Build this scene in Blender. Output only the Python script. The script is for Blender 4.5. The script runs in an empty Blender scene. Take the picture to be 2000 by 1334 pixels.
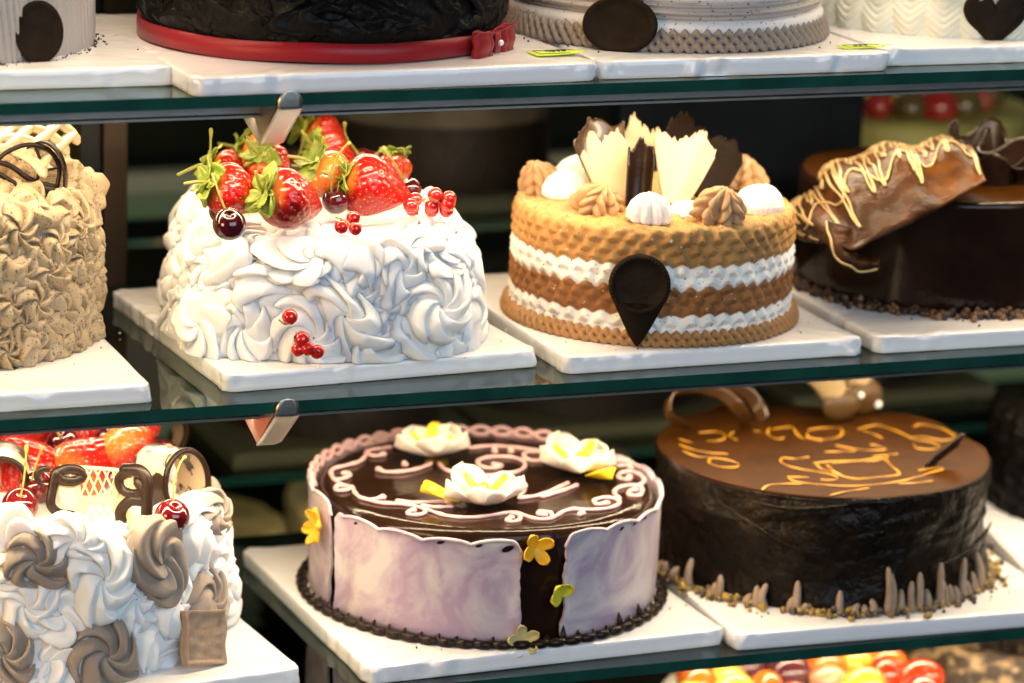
import bpy, math, random
import numpy as np
from mathutils import Vector, Matrix, Quaternion

# ------------------------------------------------------------------ camera, world, lights
S = bpy.context.scene
COL = S.collection
D2R = math.pi / 180
PITCH, ROLL, YAW = 13.56 * D2R, 1.211 * D2R, 17.78 * D2R
fw = Vector((math.sin(YAW) * math.cos(PITCH), math.cos(YAW) * math.cos(PITCH), -math.sin(PITCH)))
r0 = Vector((math.cos(YAW), -math.sin(YAW), 0)); u0 = r0.cross(fw)
rr = math.cos(ROLL) * r0 + math.sin(ROLL) * u0
uu = -math.sin(ROLL) * r0 + math.cos(ROLL) * u0
cam = bpy.data.cameras.new('camera'); co = bpy.data.objects.new('camera', cam); COL.objects.link(co)
CAM = Vector((-.735, -1.8536, .5423))
co.matrix_world = Matrix(((rr.x, uu.x, -fw.x, CAM.x), (rr.y, uu.y, -fw.y, CAM.y), (rr.z, uu.z, -fw.z, CAM.z), (0, 0, 0, 1)))
cam.sensor_width = 36; cam.lens = 5933 / 2000 * 36; cam.shift_x = .18; cam.shift_y = -.048
cam.clip_start = .05; cam.clip_end = 50
cam.dof.use_dof = True; cam.dof.focus_distance = 2.06; cam.dof.aperture_fstop = 4.0
S.camera = co

w = bpy.data.worlds.new('World'); S.world = w; w.use_nodes = True
w.node_tree.nodes['Background'].inputs[0].default_value = (.55, .72, 1, 1)
w.node_tree.nodes['Background'].inputs[1].default_value = .035
S.view_settings.view_transform = 'Standard'; S.view_settings.look = 'None'
S.view_settings.gamma = 1; S.view_settings.use_curve_mapping = False
S.view_settings.exposure = .52
S.cycles.max_bounces = 8; S.cycles.transparent_max_bounces = 16
S.cycles.sample_clamp_indirect = 4

def lamp(name, loc, target, sx, sy, e, col, spread=180):
    l = bpy.data.lights.new(name, 'AREA'); l.shape = 'RECTANGLE'; l.size = sx; l.size_y = sy
    l.energy = e; l.color = col; l.spread = spread * D2R
    o = bpy.data.objects.new(name, l); COL.objects.link(o); o.location = loc
    o.rotation_euler = (Vector(target) - Vector(loc)).to_track_quat('-Z', 'Y').to_euler()
    return o
ZB, ZM, ZT, ZL = -.2097, 0, .2063, -.4194
BT = .013
WARM = (1, .77, .50)
# warm light strips of the cabinet, two under every shelf, and dimmer ones over the rear bank
for zt, ef, eb in ((ZT + .21, 1.6, 1.4), (ZT, 1.9, 1.35), (ZM, 2.6, 1.1), (ZB, 1.7, 1.1)):
    lamp('led_strip_light', (.05, .056, zt - .024), (.05, .13, zt - .2), 1.3, .012, ef, WARM)
    lamp('led_strip_light', (-.05, .215, zt - .012), (-.05, .10, zt - .2), 1.3, .012, eb, WARM, 130)
    lamp('led_strip_light', (.4, .80, zt - .012), (.4, .66, zt - .2), 1.6, .10, .05, WARM)
# cool daylight of the shop front behind the photographer
lamp('window_light', (.3, -2.6, 1.2), (0, .1, -.02), 2.2, 1.6, 35, (.66, .82, 1))
# added warm fill light, out of view, to warm the left sides of the cakes
lamp('warm_fill_light', (-1.7, -.75, .42), (0, .1, -.02), .5, .5, 10, (1, .66, .32))

# ------------------------------------------------------------------ helpers
def rng(s): return np.random.default_rng(s)
def gridF(nu, nv, cu=False, cv=False):
    I = np.arange(nu if cu else nu - 1); J = np.arange(nv if cv else nv - 1)
    i, j = np.meshgrid(I, J, indexing='ij'); i2 = (i + 1) % nu; j2 = (j + 1) % nv
    return np.stack([i * nv + j, i2 * nv + j, i2 * nv + j2, i * nv + j2], -1).reshape(-1, 4)
class MB:
    def __init__(s): s.V = []; s.F = []; s.M = []; s.C = []; s.n = 0
    def add(s, V, F, mi=0, col=None):
        V = np.asarray(V, float).reshape(-1, 3); F = np.asarray(F, int)
        if col is None: col = (1, 1, 1)
        col = np.asarray(col, float)
        if col.ndim == 1: col = np.tile(col, (len(V), 1))
        s.V.append(V); s.C.append(col.reshape(-1, 3)); s.F.append(F + s.n); s.M.append(np.full(len(F), mi)); s.n += len(V)
        return s
    def grid(s, P, cu=False, cv=False, mi=0, col=None, flip=False):
        nu, nv = P.shape[:2]; F = gridF(nu, nv, cu, cv)
        return s.add(P.reshape(-1, 3), F[:, ::-1] if flip else F, mi, None if col is None else np.asarray(col).reshape(-1, 3) if np.asarray(col).ndim > 1 else col)
    def obj(s, name, mats, parent=None, smooth=True, base=None, label=None, solid=0, sub=0, bevel=0):
        V = np.concatenate(s.V); C = np.concatenate(s.C)
        if base is not None: V = V - np.asarray(base)
        me = bpy.data.meshes.new(name)
        me.vertices.add(len(V)); me.vertices.foreach_set('co', V.astype(np.float32).ravel())
        li = np.concatenate([f.ravel() for f in s.F]); tot = np.concatenate([np.full(len(f), f.shape[1]) for f in s.F])
        st = np.concatenate([[0], np.cumsum(tot)[:-1]])
        me.loops.add(len(li)); me.loops.foreach_set('vertex_index', li.astype(np.int32))
        me.polygons.add(len(tot)); me.polygons.foreach_set('loop_start', st.astype(np.int32))
        me.polygons.foreach_set('material_index', np.concatenate(s.M).astype(np.int32))
        me.polygons.foreach_set('use_smooth', np.full(len(tot), smooth))
        a = me.color_attributes.new('Col', 'FLOAT_COLOR', 'POINT')
        a.data.foreach_set('color', np.c_[C, np.ones(len(C))].astype(np.float32).ravel())
        me.update(calc_edges=True); me.validate()
        for m in (mats if isinstance(mats, (list, tuple)) else [mats]): me.materials.append(m)
        o = bpy.data.objects.new(name, me); COL.objects.link(o)
        if parent is not None: o.parent = parent
        if label: o['label'] = label
        if bevel:
            m = o.modifiers.new('bevel', 'BEVEL'); m.width = bevel; m.segments = 2; m.limit_method = 'ANGLE'
        if solid:
            m = o.modifiers.new('solid', 'SOLIDIFY'); m.thickness = solid; m.offset = 0
        if sub:
            m = o.modifiers.new('sub', 'SUBSURF'); m.levels = sub; m.render_levels = sub
        return o
def tag(o, label, cat, group=None, kind=None):
    if label: o['label'] = label
    if cat: o['category'] = cat
    if group: o['group'] = group
    if kind: o['kind'] = kind
    return o
def thing(name, label, cat, loc=(0, 0, 0), group=None, rot=None):
    o = bpy.data.objects.new(name, None); COL.objects.link(o); o.location = loc; o.empty_display_size = .01
    if rot is not None: o.rotation_euler = rot
    return tag(o, label, cat, group)
def box(x0, x1, y0, y1, z0, z1):
    V = [(x0, y0, z0), (x1, y0, z0), (x1, y1, z0), (x0, y1, z0), (x0, y0, z1), (x1, y0, z1), (x1, y1, z1), (x0, y1, z1)]
    F = [(0, 3, 2, 1), (4, 5, 6, 7), (0, 1, 5, 4), (1, 2, 6, 5), (2, 3, 7, 6), (3, 0, 4, 7)]
    return np.array(V, float), np.array(F)
def smooth_path(P, n=None, it=None):
    P = np.asarray(P, float)
    if len(P) < 3: 
        t = np.linspace(0, 1, n or 6)[:, None]; return P[0] * (1 - t) + P[-1] * t
    d = np.r_[0, np.cumsum(np.linalg.norm(np.diff(P, axis=0), axis=1) ** .5 + 1e-6)]
    n = n or len(P) * 6
    Q = np.vstack([2 * P[0] - P[1], P, 2 * P[-1] - P[-2]]); dk = np.r_[d[0] - (d[1] - d[0]), d, d[-1] + d[-1] - d[-2]]
    out = []
    for t in np.linspace(d[0], d[-1], n):
        k = min(max(np.searchsorted(d, t, 'right') - 1, 0), len(P) - 2); t0, t1, t2, t3 = dk[k:k + 4]; p0, p1, p2, p3 = Q[k:k + 4]
        A1 = (t1 - t) / (t1 - t0) * p0 + (t - t0) / (t1 - t0) * p1; A2 = (t2 - t) / (t2 - t1) * p1 + (t - t1) / (t2 - t1) * p2
        A3 = (t3 - t) / (t3 - t2) * p2 + (t - t2) / (t3 - t2) * p3
        B1 = (t2 - t) / (t2 - t0) * A1 + (t - t0) / (t2 - t0) * A2; B2 = (t3 - t) / (t3 - t1) * A2 + (t - t1) / (t3 - t1) * A3
        out.append((t2 - t) / (t2 - t1) * B1 + (t - t1) / (t2 - t1) * B2)
    return np.array(out)
def tube(P, r, seg=8, flat=1.0, up=None, round_ends=True):
    """rings along a path; flat squashes the section along up"""
    P = np.asarray(P, float); n = len(P); r = np.broadcast_to(np.asarray(r, float), (n,)).copy()
    T = np.gradient(P, axis=0); T /= np.linalg.norm(T, axis=1)[:, None] + 1e-12
    if up is None:
        a = np.array([0, 0, 1.]) if abs(T[0, 2]) < .9 else np.array([1., 0, 0])
        N = []; v = a - T[0] * (a @ T[0])
        for t in T:
            v = v - t * (v @ t); v /= np.linalg.norm(v) + 1e-12; N.append(v)
        N = np.array(N)
    else:
        u = np.asarray(up, float); N = u - T * (T @ u)[:, None]; N /= np.linalg.norm(N, axis=1)[:, None] + 1e-12
    B = np.cross(T, N)
    if round_ends:
        e0 = P[0] - T[0] * r[0] * .6; e1 = P[-1] + T[-1] * r[-1] * .6
        P = np.vstack([e0, P, e1]); r = np.r_[r[0] * .45, r, r[-1] * .45]; N = np.vstack([N[:1], N, N[-1:]]); B = np.vstack([B[:1], B, B[-1:]])
        n += 2
    th = np.linspace(0, 2 * np.pi, seg, endpoint=False)
    V = P[:, None] + r[:, None, None] * (np.cos(th)[None, :, None] * B[:, None] + flat * np.sin(th)[None, :, None] * N[:, None])
    return V, n, seg
def add_tube(mb, P, r, seg=8, flat=1., up=None, mi=0, col=None):
    V, n, s = tube(P, r, seg, flat, up); F = gridF(n, s, False, True)[:, ::-1]
    k = V.reshape(-1, 3); mb.add(k, F, mi, col)
    for end, idx in ((0, range(s)), (n - 1, reversed(range(s)))):
        c = V[end].mean(0); VV = np.vstack([V[end], c]); ii = list(idx)
        mb.add(VV, [(ii[a], ii[(a + 1) % s], s) for a in range(s)], mi, col)
def sph(c, r, nu=20, nv=12, mi=0, sc=(1, 1, 1)):
    th = np.linspace(0, 2 * np.pi, nu, endpoint=False)[:, None]; ph = np.linspace(.02, np.pi - .02, nv)[None]
    P = np.stack([np.cos(th) * np.sin(ph) * sc[0], np.sin(th) * np.sin(ph) * sc[1], np.cos(ph) * np.ones_like(th) * sc[2]], -1) * r + np.asarray(c)
    return P
def lathe(prof, seg=64, squash=1.):
    p = np.asarray(prof, float); th = np.linspace(0, 2 * np.pi, seg, endpoint=False)[:, None]
    return np.stack([np.cos(th) * p[None, :, 0], np.sin(th) * p[None, :, 0] * squash, np.ones_like(th) * p[None, :, 1]], -1)
def vn(P, k, seed, oct=3):
    g = rng(seed); out = 0; amp = 1; tot = 0
    for o in range(oct):
        for i in range(5):
            d = g.normal(size=3); d /= np.linalg.norm(d); out = out + amp * np.sin(P @ (d * k * g.uniform(.7, 1.4)) + g.uniform(0, 6.28))
        tot += amp * 1.7; amp *= .5; k *= 2.1
    return out / tot
def normals(P, cu=True):
    du = np.roll(P, -1, 0) - np.roll(P, 1, 0) if cu else np.gradient(P, axis=0)
    dv = np.gradient(P, axis=1); N = np.cross(du, dv); return N / (np.linalg.norm(N, axis=-1, keepdims=True) + 1e-12)

# ------------------------------------------------------------------ materials
def mat(name, col=(.8, .8, .8), rough=.5, attr=False, var=None, speck=None, bump=(), sss=0, sssr=(.004, .003, .002), coat=0, metal=0, spec=.5, trans=0, sheen=0, ior=1.45, rvar=0):
    m = bpy.data.materials.new(name); m.use_nodes = True; nt = m.node_tree; N = nt.nodes; L = nt.links
    b = N['Principled BSDF']; b.inputs['Roughness'].default_value = rough; b.inputs['Metallic'].default_value = metal
    b.inputs['Specular IOR Level'].default_value = spec; b.inputs['Coat Weight'].default_value = coat; b.inputs['Coat Roughness'].default_value = .06
    b.inputs['Transmission Weight'].default_value = trans; b.inputs['IOR'].default_value = ior; b.inputs['Sheen Weight'].default_value = sheen
    if sss:
        b.inputs['Subsurface Weight'].default_value = sss; b.inputs['Subsurface Radius'].default_value = sssr; b.inputs['Subsurface Scale'].default_value = 1
    tc = N.new('ShaderNodeTexCoord')
    if attr:
        c = N.new('ShaderNodeVertexColor'); c.layer_name = 'Col'; out = c.outputs['Color']
    else:
        c = N.new('ShaderNodeRGB'); c.outputs[0].default_value = (*col, 1); out = c.outputs[0]
    def noise(scale, detail=4, rough_=.55, dist=0):
        n = N.new('ShaderNodeTexNoise'); n.inputs['Scale'].default_value = scale; n.inputs['Detail'].default_value = detail
        n.inputs['Roughness'].default_value = rough_; n.inputs['Distortion'].default_value = dist
        L.new(tc.outputs['Object'], n.inputs['Vector']); return n.outputs['Fac']
    def ramp(f, a, c_):
        r = N.new('ShaderNodeMapRange'); r.inputs['From Min'].default_value = a; r.inputs['From Max'].default_value = c_; L.new(f, r.inputs['Value']); return r.outputs['Result']
    def mix(f, a, colr):
        x = N.new('ShaderNodeMix'); x.data_type = 'RGBA'; L.new(f, x.inputs['Factor']); L.new(a, x.inputs['A']); x.inputs['B'].default_value = (*colr, 1); return x.outputs['Result']
    for v in ([] if not var else var if isinstance(var, list) else [var]):      # (scale, lo, hi, colour[, distortion])
        out = mix(ramp(noise(v[0], 4, .55, v[4] if len(v) > 4 else 0), v[1], v[2]), out, v[3])
    for v in ([] if not speck else speck if isinstance(speck, list) else [speck]):
        out = mix(ramp(noise(v[0], 2, .5), v[1], v[1] + .03), out, v[2])
    L.new(out, b.inputs['Base Color'])
    if rvar:
        L.new(ramp(noise(60, 4), .3, .7), N.new('ShaderNodeMath').inputs[0])
        mm = N[-1]; mm.operation = 'MULTIPLY_ADD'; mm.inputs[1].default_value = rvar; mm.inputs[2].default_value = rough - rvar / 2
        L.new(mm.outputs[0], b.inputs['Roughness'])
    prev = None
    for sc, st in bump:
        n = noise(sc, 5); bp = N.new('ShaderNodeBump'); bp.inputs['Strength'].default_value = st; bp.inputs['Distance'].default_value = .6 / sc
        L.new(n, bp.inputs['Height'])
        if prev: L.new(prev, bp.inputs['Normal'])
        prev = bp.outputs['Normal']
    if prev: L.new(prev, b.inputs['Normal'])
    return m
M = {}
M['board'] = mat('white_board_film', (.85, .83, .82), .25, bump=[(28, .05), (9, .06)], coat=.15)
M['boardside'] = mat('white_board_fold', (.80, .79, .80), .16, bump=[(70, .10)], coat=.5)
M['cream'] = mat('white_cream', (.90, .87, .82), .42, sss=.6, sssr=(.009, .007, .005), bump=[(300, .05)])
M['creamw'] = mat('ivory_cream', (.82, .75, .62), .42, sss=.2, bump=[(300, .06)])
M['mocha'] = mat('mocha_cream', (.31, .255, .205), .5, sss=.3, sssr=(.006, .004, .003), bump=[(350, .06)], var=(90, .4, .7, (.28, .225, .18)))
M['beige'] = mat('beige_cream', rough=.5, attr=True, bump=[(350, .08)], speck=[(700, .625, (.09, .035, .012)), (330, .675, (.13, .06, .02))])
M['caramel'] = mat('caramel_cream', rough=.6, attr=True, speck=[(480, .665, (.10, .035, .01)), (300, .70, (.70, .55, .36))], bump=[(420, .3)], spec=.3)
M['drizzle'] = mat('cream_drizzle', (.46, .32, .14), .35)
M['rearboard'] = mat('shaded_board_film', (.11, .12, .075), .5, spec=.2)  # board film with the dimness of the rear bank put into its colour
M['tongue'] = mat('brown_chocolate_tongue', (.085, .045, .014), .4, bump=[(200, .1)])
M['beigeplain'] = mat('beige_rosette_cream', (.50, .39, .245), .5, speck=[(620, .645, (.09, .035, .012))], bump=[(350, .08)])
M['mochac'] = mat('caramel_rosette_cream', (.42, .25, .115), .45, sss=.3, sssr=(.004, .003, .002), bump=[(350, .08)])
M['milkdark'] = mat('bronze_chocolate', (.060, .027, .008), .28, coat=.3)
M['creamchoc'] = mat('cream_chocolate', (.48, .37, .19), .35)
M['attr'] = mat('piped_cream', rough=.5, attr=True, bump=[(350, .08)])
M['cocoa'] = mat('cream_with_cocoa', rough=.5, attr=True, speck=[(420, .66, (.06, .025, .012)), (200, .69, (.10, .04, .02))], bump=[(300, .1)])
M['choc'] = mat('dark_chocolate', (.014, .007, .004), .3, var=(30, .4, .7, (.020, .010, .006)), bump=[(60, .12)], rvar=.12, spec=.25)
M['chocglaze'] = mat('chocolate_glaze', (.012, .005, .003), .14, var=(18, .4, .7, (.022, .010, .005)), bump=[(14, .06), (90, .03)], spec=.25)
M['chocmatte'] = mat('rough_dark_chocolate', (.0035, .003, .0028), .42, var=(40, .4, .7, (.006, .005, .0045)), bump=[(70, .4), (240, .3)], rvar=.2, spec=.14)
M['ganache'] = mat('smeared_ganache', (.005, .003, .0015), .36, var=(22, .4, .7, (.016, .009, .004)), bump=[(26, .5), (90, .35)], rvar=.25, spec=.16)
M['brownglaze'] = mat('brown_glaze', (.040, .0125, .0005), .5, var=(35, .35, .7, (.025, .008, .0005)), bump=[(500, .06)], spec=.08)
M['milkchoc'] = mat('milk_chocolate', (.036, .0125, .003), .38, var=(24, .46, .66, (.11, .036, .005)), bump=[(80, .25)], rvar=.15, spec=.2)
M['whitechoc'] = mat('white_chocolate', (.58, .46, .27), .34, sss=.15, bump=[(120, .1)])
M['cocoadisc'] = mat('dark_cocoa_plaque', (.013, .0078, .0045), .55, var=(70, .4, .7, (.021, .013, .007)), bump=[(200, .3)], spec=.08)
M['taupe'] = mat('taupe_chocolate', (.33, .225, .145), .42, var=(120, .45, .7, (.40, .29, .20)), bump=[(160, .25)])
M['lilac'] = mat('marbled_lilac_chocolate', (.41, .295, .385), .3, var=[(16, .38, .63, (.62, .54, .53), 2.2), (34, .60, .76, (.37, .25, .37), 1.2), (9, .60, .85, (.43, .46, .47))], bump=[(60, .06)], coat=.1)
M['pink'] = mat('pink_icing', (.62, .38, .37), .3, sss=.1, coat=.2)
M['gold'] = mat('golden_icing', (.60, .30, .02), .25, coat=.4)
M['petal'] = mat('sugar_petal', (.62, .57, .50), .5, sss=.1)
M['yellow'] = mat('yellow_sugar', (.82, .60, .02), .45, sss=.1)
M['yelloworange'] = mat('golden_yellow_sugar', (.80, .42, .015), .45, sss=.1)
M['paleyellow'] = mat('pale_yellow_sugar', (.62, .50, .20), .5)
M['yellowgreen'] = mat('olive_yellow_sugar', (.60, .52, .03), .45)
M['straw'] = mat('strawberry_skin', rough=.3, attr=True, coat=.55, bump=[(240, .08)], spec=.35)
M['seed'] = mat('strawberry_seed', (.50, .24, .03), .4)
M['leaf'] = mat('strawberry_leaf', (.15, .22, .02), .5, var=[(110, .42, .62, (.28, .31, .05)), (45, .60, .74, (.25, .15, .03))], bump=[(200, .35)])
M['stem'] = mat('green_stem', (.24, .26, .04), .5, var=(120, .5, .7, (.25, .14, .03)))
M['cherry'] = mat('dark_cherry_skin', (.045, .003, .006), .10, coat=.7, var=(60, .45, .7, (.09, .005, .008)))
M['cherryred'] = mat('red_cherry_skin', (.13, .005, .007), .10, coat=.7, var=(70, .4, .7, (.07, .003, .006)))
M['currant'] = mat('currant_skin', (.62, .012, .006), .10, coat=1, sss=.3, sssr=(.004, .0006, .0004))
M['blackdot'] = mat('dried_blossom', (.03, .018, .01), .7)
M['ribbon'] = mat('red_satin_ribbon', (.25, .003, .009), .42, bump=[(900, .06)], sheen=.1, spec=.35)
M['pearl'] = mat('pearl', (.85, .85, .9), .15, coat=1)
M['steel'] = mat('brushed_steel', (.55, .52, .46), .34, metal=1, bump=[(40, .04), (700, .05)])
M['steeldark'] = mat('dull_steel', (.50, .47, .43), .36, metal=1, bump=[(60, .05)])
M['post'] = mat('bronze_metal', (.075, .05, .032), .45, metal=.5, bump=[(60, .05)])
M['postdark'] = mat('black_metal', (.010, .012, .013), .4)
M['tagpaper'] = mat('yellow_tag_paper', (.66, .82, .07), .6)
M['ink'] = mat('black_ink', (.03, .05, .04), .6)
M['nugget'] = mat('bronze_nugget', rough=.3, attr=True, coat=.4)
M['crumb'] = mat('chocolate_crumb', rough=.4, attr=True)
M['edge'] = mat('green_glass_edge', (.008, .062, .045), .12, coat=.5, var=(20, .35, .7, (.004, .032, .024)))
M['wall'] = mat('dark_backdrop', (.008, .011, .007), .6, var=(3, .4, .6, (.015, .018, .010)), spec=.1)
M['navy'] = mat('dark_navy_panel', (.004, .006, .010), .6, var=(6, .4, .65, (.010, .015, .024)), spec=.08)
M['floor'] = mat('dark_cabinet_floor', (.012, .014, .010), .3)
M['tart'] = mat('fruit_jelly', rough=.12, attr=True, coat=1)
M['coconut'] = mat('coconut_dusted_chocolate', (.025, .013, .006), .6, var=(60, .52, .62, (.30, .21, .11)), bump=[(160, .6)])
M['marble'] = mat('mottled_chocolate', (.60, .48, .30), .3, var=(42, .50, .53, (.035, .018, .01), .8), coat=.2)
def glass_mat():
    m = bpy.data.materials.new('shelf_glass'); m.use_nodes = True; nt = m.node_tree; N = nt.nodes; L = nt.links
    N.remove(N['Principled BSDF']); out = N['Material Output']
    t = N.new('ShaderNodeBsdfTransparent'); t.inputs[0].default_value = (.80, .88, .83, 1)
    g = N.new('ShaderNodeBsdfGlossy'); g.inputs['Roughness'].default_value = .03; g.inputs['Color'].default_value = (.9, 1, .96, 1)
    f = N.new('ShaderNodeFresnel'); f.inputs['IOR'].default_value = 1.52
    mx = N.new('ShaderNodeMixShader'); L.new(f.outputs[0], mx.inputs[0]); L.new(t.outputs[0], mx.inputs[1]); L.new(g.outputs[0], mx.inputs[2]); L.new(mx.outputs[0], out.inputs[0])
    return m
M['glass'] = glass_mat()

# ------------------------------------------------------------------ setting: cabinet
V, F = box(-2.2, 3.2, 1.35, 1.38, -1.2, 1.2); o = MB().add(V, F).obj('wall', M['wall'], smooth=False); tag(o, 'dark wall far behind the cake shelves', None, kind='structure')
V, F = box(-2.2, 3.2, -.04, 1.34, -.46, -.4245); o = MB().add(V, F).obj('floor', M['floor'], smooth=False); tag(o, 'dark cabinet floor under the lowest cakes', None, kind='structure')

def shelf(z, y0, y1, x0, x1, label, rail=True):
    t = thing('glass_shelf', label, 'shelf', ((x0 + x1) / 2, y0, z))
    b = (t.location.x, t.location.y, t.location.z)
    th = .0078; mb = MB()
    V, F = box(x0, x1, y0, y1, z - th, z)
    mb.add(V, F[:2], 0); mb.add(V, F[2:], 1)
    mb.obj('glass_pane', [M['glass'], M['edge']], t, False, b, bevel=.0006)
    if rail:
        V, F = box(x0, x1, y0 + .040, y0 + .052, z - th - .0125, z - th - .0008)
        MB().add(V, F).obj('metal_rail', M['steeldark'], t, False, b, bevel=.001)
        V, F = box(x0, x1, y0 + .0375, y0 + .052, z - th - .0142, z - th - .0127)
        MB().add(V, F).obj('rail_lip', M['steel'], t, False, b)
    return t
shelf(ZT, 0, .345, -.62, .80, 'upper glass shelf under the black cake with the red ribbon')
shelf(ZM, 0, .345, -.62, .80, 'middle glass shelf carrying the white strawberry cake')
shelf(ZB, 0, .345, -.62, .80, 'lower glass shelf carrying the lilac cake')
shelf(ZM, .50, .86, -.5, 1.3, 'glass shelf of the rear bank behind the white strawberry cake', False)
shelf(ZB, .50, .86, -.5, 1.3, 'glass shelf of the rear bank behind the lilac cake', False)

def bracket(x, z, label, col='steel'):
    t = thing('shelf_bracket', label, 'bracket', (x, 0, z))
    # sloping tip plate: from below, behind the edge, up to the front of the glass, with a rounded head
    n = 14; pl = []
    hw = .0082
    y0, z0, y1, z1 = .040, -.041, -.006, .0015
    prof = [(y0, z0), (-.0030, -.0095), (-.0040, -.0085), (-.0042, -.0030)]
    sl = np.r_[0, np.cumsum([math.hypot(b_[0] - a_[0], b_[1] - a_[1]) for a_, b_ in zip(prof, prof[1:])])]; LL = sl[-1] + .006
    def at_(s_): 
        y_ = np.interp(s_, sl, [p_[0] for p_ in prof]); z_ = np.interp(s_, sl, [p_[1] for p_ in prof]) + max(0, s_ - sl[-1]); return y_, z_
    ss = np.r_[np.linspace(0, sl[1], 12), np.linspace(sl[1], LL, 16)[1:]]; G = []
    for s_ in ss:
        h_ = hw * math.sqrt(max(0, 1 - ((s_ - (LL - hw)) / hw) ** 2)) if s_ > LL - hw else hw; h_ = max(h_, .0004)
        r_ = hw - .0035 * (1 - math.sqrt(max(0, 1 - (1 - s_ / .0035) ** 2))) if s_ < .0035 else h_
        y_, z_ = at_(s_); G.append([(-h_ + (h_ + r_) * f, y_, z_) for f in np.linspace(0, 1, 6)])
    MB().grid(np.array(G)).obj('tip_plate', M['steel'], t, True, solid=.0014)
    for sx in (-1, 1):
        xx = sx * (hw - .0008); T = .0014
        Q = [(y0 + .001, z0 + .0005), (.004, -.0095), (.018, -.0094), (.30, -.0094), (.30, -.018), (.11, -.021)]
        A = np.array([(xx, a, b_) for a, b_ in Q]); Bv = A + np.array([-sx * T, 0, 0]); k = len(A); VV = np.vstack([A, Bv])
        mb = MB(); mb.add(VV, [tuple(range(k))]); mb.add(VV, [tuple(range(2 * k - 1, k - 1, -1))]); mb.add(VV, [(i, (i + 1) % k, k + (i + 1) % k, k + i) for i in range(k)])
        mb.obj('side_plate', M[col], t, False)
    V, F = box(-hw + .003, hw - .003, .018, .30, -.0105, -.0083); MB().add(V, F).obj('arm_top', M['steel'], t, False)
    return t
bracket(-.1700, ZT, 'metal bracket clipped under the upper glass shelf above the strawberries', 'steeldark')
bracket(-.1680, ZM, 'metal bracket clipped under the middle glass shelf above the dark cabinet gap')
bracket(-.1500, ZB, 'metal bracket seen through the lower glass shelf left of the lilac cake')

t = thing('cabinet_post', 'upright bronze and black cabinet post behind the beige cake', 'post', (-.198, .35, ZL))
V, F = box(-.2085, -.1895, .352, .372, ZL, .6); MB().add(V, F).obj('post_face', M['post'], t, False, (-.198, .35, ZL), bevel=.001)
V, F = box(-.226, -.2092, .356, .39, ZL, .6); MB().add(V, F).obj('post_channel', M['postdark'], t, False, (-.198, .35, ZL), bevel=.001)
V, F = box(.235, .455, .40, .42, ZM + .001, .5); o = MB().add(V, F).obj('partition', M['navy'], None, False); tag(o, 'dark navy partition standing behind the caramel striped cake', 'partition', None, 'structure')

# ------------------------------------------------------------------ cake boards
def board(x, y, wx, wy, rot, z, label, seed):
    """(x, y) is the front left corner"""
    t = tag(thing('cake_board', label, 'cake board', (x, y, z), 'white cake boards in film', (0, 0, rot * D2R)), None, None)
    th = BT; cr = .007; n = 24
    out = []
    for cx, cy, a0 in ((wx - cr, cr, -90), (wx - cr, wy - cr, 0), (cr, wy - cr, 90), (cr, cr, 180)):
        for a in np.linspace(a0, a0 + 90, 7): out.append((cx + cr * math.cos(a * D2R), cy + cr * math.sin(a * D2R)))
    out = np.array(out + out[:1]); seg = np.r_[0, np.cumsum(np.linalg.norm(np.diff(out, axis=0), axis=1))]
    q = np.linspace(0, seg[-1], 420, endpoint=False); O = np.c_[np.interp(q, seg, out[:, 0]), np.interp(q, seg, out[:, 1])]
    prof = [(.0010, .0004), (0, .0012), (0, .004), (0, .0075), (0, .0105), (.0006, .0119), (.0018, .0127), (.0034, .0130), (.006, .0131), (.012, .0131)]
    c = np.array([wx / 2, wy / 2]); d = O - c
    g = rng(seed); P = []
    corner = np.min([np.linalg.norm(O - np.array(k), axis=1) for k in ((0, 0), (wx, 0), (wx, wy), (0, wy))], axis=0)
    for ins, z_ in prof:
        p = c + d - np.sign(d) * np.minimum(np.abs(d), ins) * np.array([1, 1]); p3 = np.c_[p, np.full(len(p), z_)]
        p3[:, :2] -= np.sign(d) * 0
        cr_ = np.exp(-(corner / .016) ** 2)
        j = vn(p3, 30, seed, 2) * .0005 + cr_ * (vn(p3, 420, seed + 1, 2) * .0013 + np.abs(vn(p3, 260, seed + 4, 1)) * .0012) + np.maximum(vn(p3 * np.array([1, 1, .4]), 60, seed + 7, 2) - .45, 0) * vn(p3, 330, seed + 9, 1) * .0016
        if z_ < .001: j = j * 0
        nn = d / np.linalg.norm(d, axis=1)[:, None]; p3[:, :2] += nn * j[:, None] * (1 if ins < .003 else .1)
        p3[:, 2] += np.where(z_ > .011, j * .35, 0)
        P.append(p3)
    P = np.stack(P, 1)
    mb = MB(); mb.grid(P[:, :6], True, False, 0); 
    tp = []
    for s in np.linspace(1, 0.02, 14):
        e = P[:, -1] * 1.0; e[:, :2] = c + (P[:, -1, :2] - c) * s; e[:, 2] = .0131 + vn(e, 24, seed + 3, 2) * .00022 * min(1, (1 - s) * 4); tp.append(e)
    mt = MB(); mt.grid(np.concatenate([P[:, 5:], np.stack(tp[1:], 1)], 1), True, False, 0)
    mb.obj('film_fold', M['boardside'], t); mt.obj('film_top', M['board'], t)
    return t
board(-.541, .016, .285, .30, 0, ZM, 'white board in film under the beige ruffled cake', 1)
board(-.2015, .027, .2295, .255, 4.0, ZM, 'white board in film under the white strawberry cake', 2)
board(.038, .019, .228, .25, .6, ZM, 'white board in film under the caramel striped cake', 3)
board(.277, .021, .27, .27, -.8, ZM, 'white board in film under the dark cake with the drizzled wrap', 4)
board(-.53, .050, .295, .27, -1.5, ZT, 'white board in film under the grey piped cake', 5)
board(-.2345, -.003, .284, .28, 2.2, ZT, 'white board in film under the black cake with the red ribbon', 6)
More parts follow.
